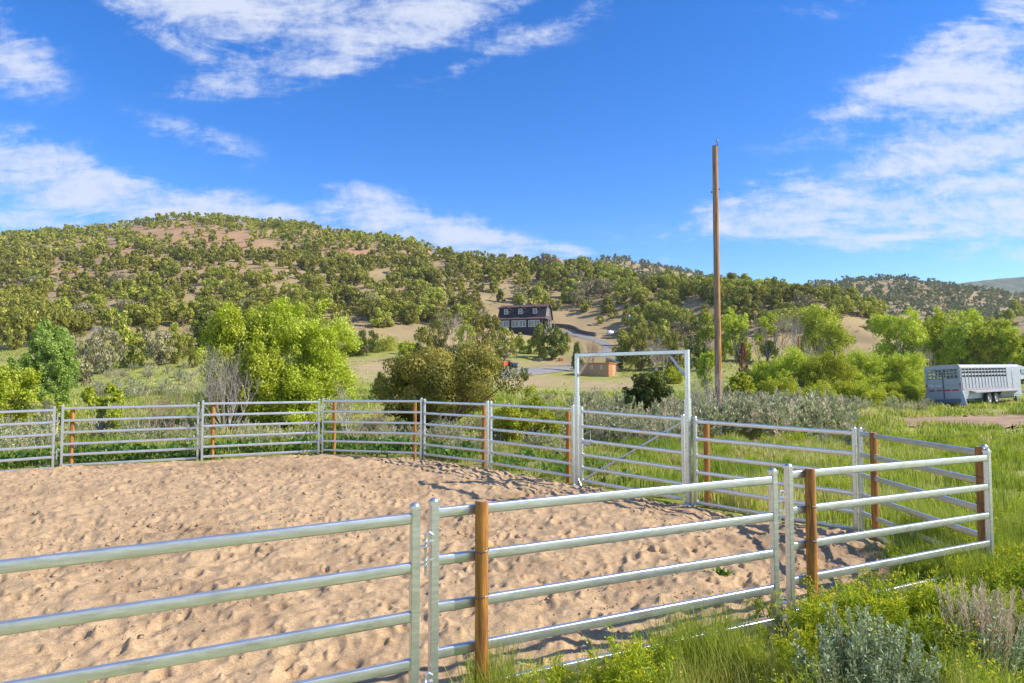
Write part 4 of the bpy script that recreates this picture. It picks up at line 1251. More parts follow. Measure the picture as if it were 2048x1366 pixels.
# ------------------------------------------------------------------ juniper kinds, built once at unit size (height 1)
def juniper_lumps(kind, r, k):
    z = r.uniform(.10, .97, k)
    if kind == 'round':
        R_ = .52 * np.sqrt(np.clip(1 - ((z - .52) / .54) ** 2, .05, 1))
    elif kind == 'conical':
        z = r.uniform(.06, .98, k); R_ = .36 * (1.04 - z) ** .75 + .03
    elif kind == 'spreading':
        z = r.uniform(.2, .95, k); R_ = .66 * np.sqrt(np.clip(1 - ((z - .55) / .52) ** 2, .04, 1))
    elif kind == 'two-topped':
        R_ = .30 * np.sqrt(np.clip(1 - ((z - .48) / .56) ** 2, .04, 1))
    else:  # open
        R_ = .50 * np.sqrt(np.clip(1 - ((z - .58) / .46) ** 2, .03, 1))
    a = r.uniform(0, 2 * PI, k); q = np.sqrt(r.uniform(.12, 1, k))
    bump_ = 1 + .22 * np.sin(a * 3 + r.uniform(0, 6)) + .15 * np.sin(a * 5 + z * 7)
    c = np.stack([np.cos(a) * R_ * q * bump_, np.sin(a) * R_ * q * bump_, z * .96], 1)
    if kind == 'two-topped':
        s = np.where(r.random(k) < .55, -.22, .26); c[:, 0] += s; c[:, 2] *= np.where(s > 0, .8, 1)
    return c


def make_juniper(kind, seed, leaves=3400, lumps=56, L=.075, Wd=.025, lr=(.08, .14), mat=m_jun):
    r = np.random.default_rng(seed)
    c = juniper_lumps(kind, r, lumps)
    rad = r.uniform(*lr, lumps) * (1.25 if kind == 'open' else 1.0)
    V, Q, rn = lump_leaves(c, rad, leaves, L, Wd, r, up=.75, out=.75, shell=(.55, 1.0), squash=1.1)
    crown = mesh_np('juniper_crown', V, Q, rnd=rn, mats=[mat])
    segs, tips = branches(r, 2 if kind != 'conical' else 1, .62, .42, 2, .038, kids=2, base=.03, first=.42)
    for j in r.choice(lumps, min(lumps, 9), replace=False):
        segs.append((np.array([0, 0, .12]), c[j] * .9, .016, .005))
    v, q, _ = prisms(segs, n=5)
    trunk = mesh_np('juniper_trunk', v, q, mats=[m_bark], smooth=True)
    return crown, trunk


KINDS_J = ['round', 'conical', 'spreading', 'two-topped', 'open', 'round', 'spreading', 'open', 'two-topped', 'conical', 'round']
JUN = [make_juniper(k, 100 + i, mat=m_jun) for i, k in enumerate(KINDS_J)]
JUNG = [make_juniper(k, 180 + i, 1700, 46, mat=m_jun_grey) for i, k in enumerate(['open', 'round', 'spreading'])]
DESC = {'round': 'rounded olive', 'conical': 'pointed olive', 'spreading': 'broad olive', 'two-topped': 'twin topped olive', 'open': 'open crowned olive'}


def put_tree(name, label, cat, group, crown, trunk, loc, w, h, rot, cname='crown', tname='trunk'):
    t = thing(name, label, cat, loc, rot, group)
    c = link(cname, crown, t); c.scale = (w, w, h)
    if trunk is not None:
        k = link(tname, trunk, t); k.scale = (w, w, h)
    return t


def zone(u, v, Y):
    if Y > 330: return 'near the crest of the big hill'
    if u < 250: return 'in the hill foot wood behind the green poplar'
    if u < 430: return 'in the hill foot wood above the sage flat'
    if u < 620: return 'on the slope above the big lime willow'
    if u < 830: return 'on the sandy slope above the open meadow'
    if u < 985: return 'on the slope beyond the big golden juniper'
    if u < 1130: return 'on the bare slope above the gambrel house roof'
    if u < 1260: return 'on the slope above the driveway and white tank'
    if u < 1425: return 'between the transformer pole and tall bare pole'
    if u < 1600: return 'on the low ridge just past the tall bare pole'
    if u < 1800: return 'on the falling end of the low ridge'
    return 'on the wooded slope behind the livestock trailer'


# scattered woodland: blue-noise points over the hills, thinner on the bare patches
def scatter(n, tlo, thi, ylo, yhi, dmin, r):
    y = np.sqrt(r.uniform(ylo ** 2, yhi ** 2, n)); x = r.uniform(tlo, thi, n) * y
    cell_ = {}
    out = []
    for a, b in zip(x, y):
        dm = dmin * (.8 + .5 * r.random())
        ca_, cb_ = int(a // dmin), int(b // dmin)
        ok = True
        for i in (-1, 0, 1):
            for j in (-1, 0, 1):
                for (px, py) in cell_.get((ca_ + i, cb_ + j), ()):
                    if (px - a) ** 2 + (py - b) ** 2 < dm * dm: ok = False
        if ok:
            cell_.setdefault((ca_, cb_), []).append((a, b)); out.append((a, b))
    return np.array(out)


r = np.random.default_rng(77)
S1 = scatter(26000, -.82, .86, 100, 440, 4.1, r)
S2 = scatter(30000, -.1, .9, 440, 800, 5.2, r)
pts_ = np.concatenate([S1, S2])
X, Y = pts_[:, 0], pts_[:, 1]
Zt = tz(X, Y); U, V_ = project(X, Y, Zt)
hgt = np.where(Y < 260, r.uniform(2.7, 5.1, len(X)), r.uniform(2.3, 4.4, len(X))) * np.where(Y > 250, 1.1, 1.0) * np.where(Y > 440, 1.35, 1.0)
keep = ~hidden(X, Y, hgt) & (U > -150) & (U < 2200)
dens = np.where(Y > 250, .78, np.where(Y > 170, .68, .86))
for c in BARE: dens = np.where(Y < 320, dens * (1 - .95 * np.clip((ell(U, V_, c[0], c[1], c[2] * .72, c[3] * .72) - .4) * 3, 0, 1)), dens)
for c in CLIFF: dens = np.where(Y > 150, dens * (1 - .55 * np.clip(ell(U, V_, *c) * 1.5, 0, 1)), dens)
dens = np.where((U > 560) & (U < 1420) & (Y < 270), np.minimum(dens * 1.2, .95), dens)
dens = np.where((U > 985) & (U < 1112) & (V_ > 622), 0, np.where((U >= 1112) & (U < 1235) & (V_ > 600), np.where(V_ > 652, 0, dens * .75), dens))             # house and its terrace
dens = np.where((U > 600) & (U < 1260) & (V_ > 655), 0, dens)            # open meadow
dens = np.where((U < 600) & (V_ > 682), 0, dens)
dens = np.where((U >= 1260) & (U < 1460) & (V_ > 690), 0, dens)
dens = np.where((U >= 1440) & (V_ > 672) & (Y < 330), 0, dens)
dens = np.where((U < 520) & (Y < 150), np.minimum(dens * 1.6, 1) , dens)
dens = np.where((U > 1780) & (Y < 260), dens * .25, dens)
dens = np.where((U > 1420) & (U < 1760) & (Y < 260), np.minimum(dens * 1.25, 1), dens)
keep &= r.random(len(X)) < dens
X, Y, Zt, U, V_, hgt = (a[keep] for a in (X, Y, Zt, U, V_, hgt))
hgt = np.where((U > 600) & (Y < 270), hgt * 1.17, hgt) * np.where(r.random(len(X)) < .12, .6, 1)
size = hgt / Y
order = np.argsort(-size)
N_IND = 255
ind, rest = order[:N_IND], order[N_IND:]
for i in ind:
    k = int(r.integers(len(JUN)))
    kd = KINDS_J[k]
    cr_, tr_ = JUN[k]
    grey_ = r.random() < .09
    if grey_: cr_, tr_ = JUNG[k % 3]; kd = ['open', 'round', 'spreading'][k % 3]
    DD = {q: v.replace('olive', 'greyish half dead') for q, v in DESC.items()} if grey_ else DESC
    w = hgt[i] * r.uniform(.95, 1.3)
    zn_ = zone(U[i], V_[i], Y[i])
    put_tree('juniper_tree', f'{DD[kd]} juniper {zn_}', 'juniper', f'{DD[kd]} junipers {zn_}', cr_, tr_, (X[i], Y[i], Zt[i] - .1), w, hgt[i], r.uniform(0, 6.28))

# the rest of the woodland, one object
LOD = []
for i, k in enumerate(KINDS_J):
    q = np.random.default_rng(900 + i)
    c = juniper_lumps(k, q, 26); rad = q.uniform(.09, .15, 26)
    v, f, rn = lump_leaves(c, rad, 620, .135, .052, q, up=.7, out=.75, shell=(.3, 1.0), squash=1.1)
    sv_, sq_, _ = prisms([(np.array([0, 0, -.05]), np.array([.02, 0, .5]), .03, .015)], n=3)
    LOD.append((v, f, rn))
LOD2 = []
for i, k in enumerate(KINDS_J):
    q = np.random.default_rng(950 + i)
    c = juniper_lumps(k, q, 14); rad = q.uniform(.10, .17, 14)
    LOD2.append(lump_leaves(c, rad, 200, .19, .085, q, up=.7, out=.75, shell=(.3, 1.0), squash=1.1))


def far_wood(name, ids, lods, mat):
    parts = []
    for i in ids:
        v, f, rn = lods[int(r.integers(len(lods)))]
        a = r.uniform(0, 6.28); w = hgt[i] * r.uniform(.95, 1.25); ca_, sa_ = math.cos(a), math.sin(a)
        vv = np.stack([(v[:, 0] * ca_ - v[:, 1] * sa_) * w + X[i], (v[:, 0] * sa_ + v[:, 1] * ca_) * w + Y[i], v[:, 2] * hgt[i] + Zt[i] - .1], 1)
        parts.append((vv, f, np.clip(rn * .5 + r.uniform(0, .5), 0, 1)))
    V, Q, rn = merge(parts)
    return tag(link(name, mesh_np(name, V, Q, rnd=rn, mats=[mat])), kind='stuff')


far_wood('juniper_woods', [i for i in rest if Y[i] < 300], LOD, m_jun)
far_wood('juniper_woods', [i for i in rest if 300 <= Y[i] < 450], LOD2, m_jun)
far_wood('distant_juniper_woods', [i for i in rest if Y[i] >= 450], LOD2, m_jun_hazed)

# low scrub and rocks dotted over the hill soil
hx = scatter(16000, -.8, .85, 95, 300, 1.6, r)
hz_ = tz(hx[:, 0], hx[:, 1]); hu, hv = project(hx[:, 0], hx[:, 1], hz_)
kk = ~hidden(hx[:, 0], hx[:, 1], .5) & (r.random(len(hx)) < .5) & ~((hu > 985) & (hu < 1230) & (hv > 610) & (hv < 720)) & ~((hu > 690) & (hu < 1260) & (hv > 695))
hx, hz_ = hx[kk], hz_[kk]
parts = []
for (a, b), z in zip(hx, hz_):
    s = r.uniform(.18, .6); n = 16
    d = unit(n, r, .6); p = np.array([a, b, z]) + d * np.array([s, s, s * .7]) * .5
    parts.append(sprays(p, d, s * .9, s * .22, r, np.clip(r.random(n) * .6 + r.random() * .4, 0, 1)))
V, Q, rn = merge(parts)
tag(link('hillside_scrub', mesh_np('hillside_scrub', V, Q, rnd=rn, mats=[m_sage])), kind='stuff')

# ------------------------------------------------------------------ singled-out junipers of the flat
def ground_at(u, v, Y=None):
    if Y is None:
        p = march(u, v); return p
    t, _ = ray(u, v)
    return np.array([t * Y, Y, float(tz(t * Y, Y))])


#   u, vbase, width px, vtop, kind, leaf material, label
SOLO = [
 (160, 772, 78, 672, 'open', m_jun_grey, 'greyish brown half dead juniper beside the green poplar'),
 (206, 748, 66, 660, 'open', m_jun_grey, 'grey and olive juniper between the half dead one and the pointed pair'),
 (243, 735, 58, 640, 'conical', m_jun, 'tall pointed juniper at the edge of the sage flat'),
 (272, 728, 64, 665, 'round', m_jun, 'dense rounded juniper at the end of the row above the sage flat'),
 (318, 731, 62, 662, 'open', m_jun_grey, 'brown tipped spreading juniper alone on the grassy edge'),
 (349, 728, 52, 668, 'round', m_jun, 'olive juniper touching the brown tipped one'),
 (373, 712, 44, 665, 'round', m_jun, 'small bright rounded juniper near the dark dense tree'),
 (404, 706, 66, 622, 'conical', m_jun_dark, 'very dark dense juniper at the edge of the lime willow'),
 (388, 735, 30, 702, 'round', m_jun, 'little rounded juniper bush at the head of the sage flat'),
 (24, 700, 84, 612, 'round', m_jun, 'big juniper at the wood edge above the lime trees'),
 (92, 690, 80, 602, 'spreading', m_jun, 'broad juniper just above the crown of the green poplar'),
 (733, 712, 52, 662, 'spreading', m_jun_dark, 'low dark juniper beside the green bank in the meadow'),
 (846, 722, 54, 654, 'round', m_jun, 'rounded juniper at the end of the green meadow'),
 (880, 705, 50, 640, 'open', m_jun, 'open juniper wound into the grey bare tree'),
 (965, 706, 66, 628, 'round', m_jun_gold, 'golden juniper in front of the house front wall'),
 (930, 712, 48, 650, 'open', m_jun, 'juniper below the grey bare tree at the meadow edge'),
 (1010, 722, 70, 655, 'spreading', m_jun, 'spreading juniper that shades the orange tractor'),
 (1078, 708, 40, 648, 'conical', m_jun_gold, 'narrow brown green juniper at the house corner'),
 (1102, 720, 72, 652, 'round', m_jun_dark, 'dense round juniper on the lawn below the house'),
 (1128, 708, 36, 664, 'round', m_jun, 'small juniper tucked behind the dense round one'),
 (1153, 742, 24, 684, 'conical', m_jun_dark, 'narrow dark juniper against the gateway post'),
 (1246, 738, 54, 662, 'conical', m_jun, 'tall juniper behind the metal roofed shed'),
 (1282, 742, 62, 660, 'round', m_jun, 'full juniper seen through the top of the gateway'),
 (1345, 738, 60, 665, 'round', m_jun, 'juniper beyond the gateway brace'),
 (1392, 742, 54, 675, 'round', m_jun_dark, 'dark juniper beside the tall bare pole'),
 (1325, 722, 54, 640, 'conical', m_jun, 'pointed juniper above the grey bush and gateway'),
 (1050, 762, 24, 736, 'open', m_jun_dark, 'tiny dark bush alone on the gravel edge'),
 (763, 800, 38, 744, 'conical', m_jun_dark, 'small cone shaped juniper alone in the green meadow'),
]
LOOK = {}
for n_, (u, vb, wpx, vt, kd, mat, lab) in enumerate(SOLO):
    key = (kd, mat.name)
    if key not in LOOK:
        big = kd == 'conical' and mat is m_jun_dark
        LOOK[key] = make_juniper(kd, 300 + len(LOOK), 2600, 60, .07, .021, (.06, .12), mat)
    p = ground_at(u, vb)
    h = (vb - vt) / F * p[1]; w = wpx / F * p[1]
    kw = {'round': 1.12, 'conical': .80, 'spreading': 1.36, 'open': 1.06, 'two-topped': 1.0}[kd]
    put_tree('juniper_tree', lab, 'juniper', None, *LOOK[key], (p[0], p[1], p[2] - .05), w / kw, h * 1.02, r.uniform(0, 6))

# the big golden juniper beyond the sand
def big_juniper(label, u, Yd, wpx, vt, seed, mat_, n, kd='spreading', L=.10, zg=None):
    q = np.random.default_rng(seed)
    t, _ = ray(u, 800); x = float(t * Yd); z = float(tz(x, Yd))
    w = wpx / F * Yd; h = float(at(u, vt, Yd)[2]) - z
    k = 84
    c = juniper_lumps(kd, q, k) * np.array([w / (1.3 if kd == 'spreading' else 1.05)] * 2 + [h])
    rad = q.uniform(.075, .15, k) * w
    V, Q, rn = lump_leaves(c, rad, int(n * 1.6), L * .8, L * .24, q, up=.5, out=.9, shell=(.62, 1.0), squash=.95, lumpvar=.6, jit=.4)
    V[:, 2] *= h / np.percentile(V[:, 2], 99.7)
    t_ = thing('juniper_tree', label, 'juniper', (x, Yd, z - .05), 0)
    link('crown', mesh_np('big_juniper_crown', V, Q, rnd=rn, mats=[mat_]), t_)
    segs, _ = branches(q, 4, h * .7, .6, 2, .02 * w, kids=2, base=.2, first=.45)
    for j in q.choice(k, 26, replace=False): segs.append((np.array([0, 0, .25]), c[j] * .92, .011 * w, .004 * w))
    v, f, _ = prisms(segs, n=6)
    link('trunk', mesh_np('big_juniper_trunk', v, f, mats=[m_bark], smooth=True), t_)
    return t_


big_juniper('big spreading golden olive juniper just beyond the far fence of the sand', 897, 31, 218, 690, 41, m_jun_gold, 30000, 'spreading', .13)
big_juniper('dark green juniper forming the shaded side of the big golden one', 836, 32.5, 105, 715, 42, m_jun_dark, 11000, 'round', .13)  # separate tree whose dark needle colour stands in for the golden one's shade
big_juniper('dark glossy rounded juniper seen through the open gateway', 1294, 36, 88, 742, 43, m_jun_dark, 14000, 'round', .13)

# ------------------------------------------------------------------ leafy trees
def leafy(name, label, cat, u, Yd, wpx, vt, seed, mat, n, L=.14, lob=18, trunk_mat=None, vb=None, shape='round', depth=.8, stems=3, group=None, up=.45, lr=(.26, .42), sub=11):
    """broadleaf tree or bush: forked stems, lumps of leaves gathered round a few big lobes"""
    q = np.random.default_rng(seed)
    t, _ = ray(u, 780); x = float(t * Yd); z = float(tz(x, Yd))
    w = wpx / F * Yd; h = float(at(u, vt, Yd)[2]) - z
    lo = []
    for k in range(lob):
        zz = q.uniform(.12 if shape != 'tall' else .08, .86)
        R_ = {'round': .42 * math.sqrt(max(.05, 1 - ((zz - .45) / .6) ** 2)), 'tall': .34 * (1 - zz * .55), 'dome': .44 * math.sqrt(max(.05, 1 - (zz / .98) ** 2)), 'vase': .18 + .3 * zz, 'column': .36 * math.sqrt(max(.05, 1 - ((zz - .42) / .62) ** 2))}[shape]
        a = q.uniform(0, 2 * PI); s = math.sqrt(q.uniform(.15, 1))
        lo.append((math.cos(a) * R_ * s * w, math.sin(a) * R_ * s * w * depth, zz * h))
    lo = np.array(lo); sub = int(sub * 1.5)
    c, rad = [], []
    for p in lo:
        R0 = q.uniform(*lr) * w * .6
        d = unit(sub, q, .2) * R0 * q.uniform(.4, 1.0, (sub, 1)); d[:, 2] *= 1.2
        c.append(p + d); rad.append(q.uniform(.2, .5, sub) * R0)
    c = np.concatenate(c); rad = np.concatenate(rad)
    c[:, 2] = np.clip(c[:, 2], .08 * h, None)
    n = int(n * 1.5); L = L * .74
    V, Q, rn = lump_leaves(c, rad, n, L, L * .34, q, jit=.75, up=up, out=.55, shell=(.15, 1.05), squash=1.15, lumpvar=.45)
    V[:, 2] *= h / np.percentile(V[:, 2], 99.7); V[:, 2] = np.maximum(V[:, 2], .02)
    tr_ = thing(name, label, cat, (x, Yd, z - .05), 0, group)
    link('crown', mesh_np(name + '_crown', V, Q, rnd=rn, mats=[mat]), tr_)
    segs, _ = branches(q, stems, h * .75, .4, 2, .016 * h + .01, kids=2, base=.06 * w, first=.4)
    for j in q.choice(len(c), min(len(c), 24), replace=False): segs.append((np.array([c[j][0] * .15, c[j][1] * .15, .12 * h]), c[j], .010 * h, .003 * h))
    v, f, _ = prisms(segs, n=5)
    link('trunk', mesh_np(name + '_trunk', v, f, mats=[trunk_mat or m_barkg], smooth=True), tr_)
    return tr_


leafy('willow_tree', 'very big lime green willow filling the view beyond the sand', 'willow', 596, 33.5, 250, 608, 1, m_lime, 56000, .15, 30, stems=4, lr=(.22, .36), sub=12, shape='column')
leafy('willow_tree', 'lime willow leaning out of the bare grey thicket', 'willow', 490, 32, 165, 614, 2, m_lime, 26000, .15, 26, stems=3, shape='column')
leafy('poplar_tree', 'tall deep green poplar standing above the other trees by the sage flat', 'poplar', 98, 38, 105, 645, 3, m_poplar, 26000, .15, 30, shape='column', stems=2)
leafy('willow_tree', 'lime willow bush cut by the frame edge below the poplar', 'willow', 14, 32, 130, 722, 4, m_lime, 15000, .15, 16, shape='dome')
leafy('willow_tree', 'small dark green tree between the poplar and the frame edge', 'willow', 34, 42, 64, 715, 5, m_poplar, 7000, .15, 10)
leafy('willow_tree', 'slim lime sapling with white stem above the top rail', 'willow', 205, 27, 112, 765, 6, m_lime, 8000, .13, 14, shape='vase', lr=(.10, .2))
leafy('willow_tree', 'low lime bush at the foot of the poplar', 'willow', 116, 30, 80, 790, 7, m_lime, 6000, .13, 10, shape='dome')
leafy('willow_tree', 'yellow lime bush behind the short panel and wooden posts', 'bush', 1052, 27, 150, 775, 8, m_yellow, 15000, .11, 18, shape='dome', lr=(.20, .34))
leafy('willow_tree', 'lime bush low beside the bottom of the tall bare pole', 'bush', 1412, 62, 56, 705, 9, m_lime, 5000, .22, 9, shape='tall')
leafy('cottonwood_tree', 'slim lime cottonwood half hidden by the tall bare pole', 'cottonwood', 1414, 105, 40, 626, 10, m_lime, 4000, .36, 14, shape='column')
leafy('cottonwood_tree', 'compact lime cottonwood right behind the tall bare pole', 'cottonwood', 1477, 108, 74, 618, 11, m_lime, 6500, .36, 18, shape='column')
leafy('cottonwood_tree', 'thin lime cottonwood between two grey bare trees', 'cottonwood', 1535, 108, 46, 626, 12, m_lime, 2600, .36, 12, shape='column')
leafy('cottonwood_tree', 'bright lime cottonwood on the creek below the low ridge', 'cottonwood', 1636, 106, 98, 610, 13, m_lime, 8000, .36, 20, shape='column')
leafy('cottonwood_tree', 'pale thin leaved cottonwood with grey stems showing', 'cottonwood', 1668, 92, 84, 636, 14, m_lime, 4200, .32, 18, shape='column')
leafy('cottonwood_tree', 'wide open topped cottonwood below the bare sandy bank', 'cottonwood', 1802, 82, 128, 622, 15, m_lime, 12000, .3, 24, shape='column', lr=(.22, .36))
for (u, Yd, w, vt, sd_, lab) in ((1878, 84, 80, 620, 16, 'tall lime cottonwood rising over the rear end of the trailer'), (1930, 80, 84, 622, 17, 'full lime cottonwood above the middle of the trailer'),
                                (1985, 78, 80, 640, 18, 'lime cottonwood above the front half of the trailer'), (2040, 76, 80, 655, 19, 'lime cottonwood cut by the frame edge above the trailer nose')):
    leafy('cottonwood_tree', lab, 'cottonwood', u, Yd, w * 1.3, vt, sd_, m_lime, 12000, .3, 26, shape='column', lr=(.24, .38))
for (u, Yd, w, vt, sd_, lab, mt) in ((1530, 60, 84, 722, 20, 'rounded lime willow bush beyond the sagebrush near the tall bare pole', m_lime), (1590, 58, 120, 694, 21, 'high lime willow bush in the middle of the creek thicket', m_lime),
                                 (1655, 57, 120, 705, 22, 'lime yellow willow bush at the thick end of the creek thicket', m_yellow), (1740, 62, 110, 700, 23, 'dark based willow bush under the wide open cottonwood', m_lime),
                                 (1810, 62, 110, 705, 24, 'bright willow bush left of the trailer gates', m_lime), (1480, 52, 66, 745, 25, 'dull green willow bush next to the tall bare pole', m_yellow), (1700, 60, 70, 740, 26, 'small willow bush in the dip of the creek thicket', m_lime)):
    leafy('willow_bush', lab.replace('left of', 'beside'), 'bush', u, Yd, w * 1.1, vt, sd_, mt, 13000, .17, 26, shape='dome', lr=(.20, .34))
YB = ['near the sagebrush', 'in front of the high lime willow', 'at the bend of the grey sage', 'under the dark based willow', 'halfway to the trailer', 'beside the trailer gates', 'behind the trailer gates']
for i, u in enumerate((1560, 1625, 1690, 1745, 1795, 1838, 1870)):
    leafy('greasewood_bush', 'low yellow green bush ' + YB[i], 'bush', u, 44 + (i % 3) if u < 1800 else 52, 96, 752 + (i % 2) * 6 + i * 3, 60 + i, m_yellow, 7000, .12, 20, shape='dome', group='low yellow green bushes along the creek', lr=(.2, .34))
for (u, Yd, w, vt, sd_, lab) in ((700, 118, 60, 672, 70, 'low green bank bush beside the dark juniper'), (765, 126, 90, 668, 71, 'long green bank bush at the top of the meadow'), (820, 120, 50, 682, 72, 'small green bush at the end of the meadow bank')):
    leafy('willow_bush', lab, 'bush', u, Yd, w, vt, sd_, m_yellow, 3000, .35, 10, shape='dome')
leafy('willow_bush', 'lime green shrub at the end of the driveway beyond the gateway', 'bush', 1340, 80, 70, 730, 73, m_yellow, 4000, .25, 10, shape='dome')
leafy('willow_bush', 'green bush between the house and the round juniper', 'bush', 1050, 140, 46, 672, 74, m_lime, 2600, .4, 9, shape='dome')

# ------------------------------------------------------------------ bare and dead shrubs
def bare(label, u, Yd, wpx, vt, seed, mat, stems, levels=3, kids=3, rad=None, name='bare_shrub', spread=.34, group=None, vb=None, wig=.16):
    q = np.random.default_rng(seed)
    p = ground_at(u, 780, Yd); h = float(at(u, vt, Yd)[2]) - p[2]; w = wpx / F * Yd
    segs, tips = branches(q, stems, h, spread, levels, rad or .014 * h, kids=kids, base=.16 * w, first=.40, up=.35, wig=wig)
    v, f, _ = prisms(segs, n=3)
    pm = np.percentile(np.abs(v[:, :2]), 97); zm = np.percentile(v[:, 2], 99.5)
    v[:, :2] *= (w * .5) / max(pm, 1e-3); v[:, 2] *= h / zm
    rn = np.repeat(np.clip(q.random(len(segs)) * .7 + .15, 0, 1), 3)
    return tag(link(name, mesh_np(name, v, f, rnd=rn, mats=[mat]), None, (p[0], p[1], p[2] - .04)), label, 'shrub', group)


bare('tall bare grey thicket of upright stems in front of the lime willow', 452, 30, 112, 690, 200, m_dead, 17, 3, 3, .035)
bare('thin bare grey saplings leaning at the edge of the lime willow', 405, 31, 60, 735, 201, m_dead, 5, 3, 3, .02, spread=.5)
bare('twisted dead grey shrub with leaning trunks behind the far panel', 690, 26.5, 66, 762, 202, m_dead, 4, 4, 3, .045, spread=.6, wig=.28)
bare('low dry twiggy shrub under the twisted dead grey one', 745, 27, 90, 812, 203, m_tanb, 9, 3, 3, .016, spread=.8)
bare('dry brown shrub behind the second far panel', 290, 28, 90, 778, 204, m_tanb, 12, 3, 3, .014, spread=.5)
bare('dry tan shrub beside the bare grey thicket', 342, 29, 80, 770, 205, m_tanb, 12, 3, 3, .014, spread=.5)
bare('grey twigs at the foot of the poplar', 92, 29, 50, 790, 206, m_dead, 8, 3, 3, .012)
bare('large grey bare tree on the slope beside the house', 905, 128, 66, 622, 207, m_dead, 7, 4, 3, .10, spread=.5)
bare('grey bare shrub above the bare sand near the lime willow', 682, 140, 36, 632, 208, m_dead, 6, 4, 3, .07, spread=.5)
bare('pinkish bare shrub below the house front', 948, 120, 26, 660, 209, m_tanb, 6, 4, 3, .06)
bare('pinkish tan bare shrub behind the plank shed', 1184, 112, 56, 668, 210, m_tanb, 9, 4, 3, .07, spread=.5)
bare('grey bare shrub seen under the gateway crossbar', 1318, 96, 66, 672, 211, m_dead, 8, 4, 3, .07, spread=.5)
bare('grey leafless tree between the lime cottonwoods', 1520, 110, 40, 628, 212, m_dead, 6, 4, 3, .08)
bare('brownish leafless tree on the dark bank', 1560, 110, 50, 622, 213, m_dead, 7, 4, 3, .08)
bare('grey leafless tree left of the bright creek cottonwood'.replace('left of', 'touching'), 1596, 104, 56, 625, 214, m_dead, 7, 4, 3, .08)
bare('pale fallen branches shrub over the willow thicket', 1618, 78, 48, 672, 215, m_dead, 8, 3, 3, .05, spread=.6)
bare('grey stems standing around the base of the tall bare pole', 1436, 29.5, 66, 722, 216, m_dead, 7, 3, 3, .022)
bare('grey bare shrub beside the tall bare pole', 1396, 31, 54, 732, 217, m_dead, 7, 3, 3, .020)
bare('brownish bare shrub on the trailer side of the open cottonwood', 1850, 74, 46, 690, 218, m_dead, 7, 3, 3, .05)
bare('dead juniper skeleton in the wood above the sage flat', 196, 112, 34, 652, 219, m_dead, 3, 4, 3, .12, spread=.6, wig=.3)
p = ground_at(1487, 735, 84)
hr = float(at(1487, 684, 84)[2]) - p[2]
cr_, tk_ = make_juniper('conical', 555, 1500, 40, .09, .02, (.05, .09), m_rust)
put_tree('dead_conifer', 'rust red dead conifer below the lime cottonwood', 'dead tree', None, cr_, tk_, tuple(p), 28 / F * 84 / .8, hr, 0)
# grey snag post
p = ground_at(1599, 740, 76); hq = float(at(1599, 672, 76)[2]) - p[2]
tag(MB().lathe([(.14, -.2), (.12, hq * .5), (.10, hq), (0, hq + .02)], n=10).build('tree_stump', m_post, None, smooth=50, loc=p), 'broken orange brown tree stump among the grey trees', 'stump')

# ------------------------------------------------------------------ sagebrush, unit size (height 1)
def sage_mesh(seed, spikes=34, per=46, L=.10, Wd=.016, dry=.18):
    q = np.random.default_rng(seed)
    parts = []
    for s in range(spikes):
        a = q.uniform(0, 2 * PI); tl = q.uniform(0, 1) ** .8
        base = np.array([math.cos(a), math.sin(a), 0]) * .34 * tl
        d = np.array([math.cos(a) * .55 * tl, math.sin(a) * .55 * tl, 1.0]) + q.normal(0, .1, 3); d /= np.linalg.norm(d)
        ln = q.uniform(.45, 1.0) * (1.05 - .35 * tl)
        st = q.uniform(.05, .35)
        k = q.uniform(st, 1, per) ** .8
        pos = base + d * (k * ln)[:, None] + q.normal(0, .022, (per, 3)) * (1.3 - k)[:, None]
        ax = d * .8 + unit(per, q) * .55; ax /= np.linalg.norm(ax, axis=1, keepdims=True)
        isdry = q.random() < dry
        rn = q.uniform(.86, 1.0, per) if isdry else np.clip(q.normal(.38, .2, per), 0, .8)
        parts.append(sprays(pos, ax, L * q.uniform(.6, 1.2, per), Wd * (.6 if isdry else 1), q, rn))
    segs, _ = branches(q, 6, .6, .6, 1, .018, kids=3, base=.1, first=.5)
    v, f, _ = prisms(segs, n=3); parts.append((v, f, np.full(len(f), .95)))
    V, Q, rn = merge(parts)
    return mesh_np('sagebrush', V, Q, rnd=rn, mats=[m_sage])


SAGE = [sage_mesh(500 + i, dry=(.1, .35, .15, .5, .2)[i], spikes=(34, 30, 40, 30, 46)[i]) for i in range(5)]
SDESC = ['grey green', 'pale tan tipped', 'bushy grey green', 'dry straw tipped', 'dense silver green']


def put_sage(x, y, h, w, rot, lab, grp):
    k = int(r.integers(5))
    o = link('sagebrush', SAGE[k], None, (x, y, float(tz(x, y)) - .03), rot); o.scale = (w, w, h)
    return tag(o, f'{SDESC[k]} sagebrush {lab}', 'sagebrush', f'{SDESC[k]} sagebrush {lab}')


# big sage beyond the gate: dense belt
def sage_zone(n, u0, u1, v0, v1, h, lab, dm=.9):
    done = []
    for _ in range(n * 6):
        if len(done) >= n: break
        u, v = r.uniform(u0, u1), r.uniform(v0, v1)
        p = march(u, v)
        if p is None or edge_dist(p[0:1], p[1:2])[0] > -.7: continue
        if any((p[0] - a) ** 2 + (p[1] - b) ** 2 < (dm * (p[1] / 25)) ** 2 for a, b in done): continue
        done.append((p[0], p[1]))
        hh_ = r.uniform(*h); put_sage(p[0], p[1], hh_, hh_ * r.uniform(.95, 1.35), r.uniform(0, 6.28), lab, None)


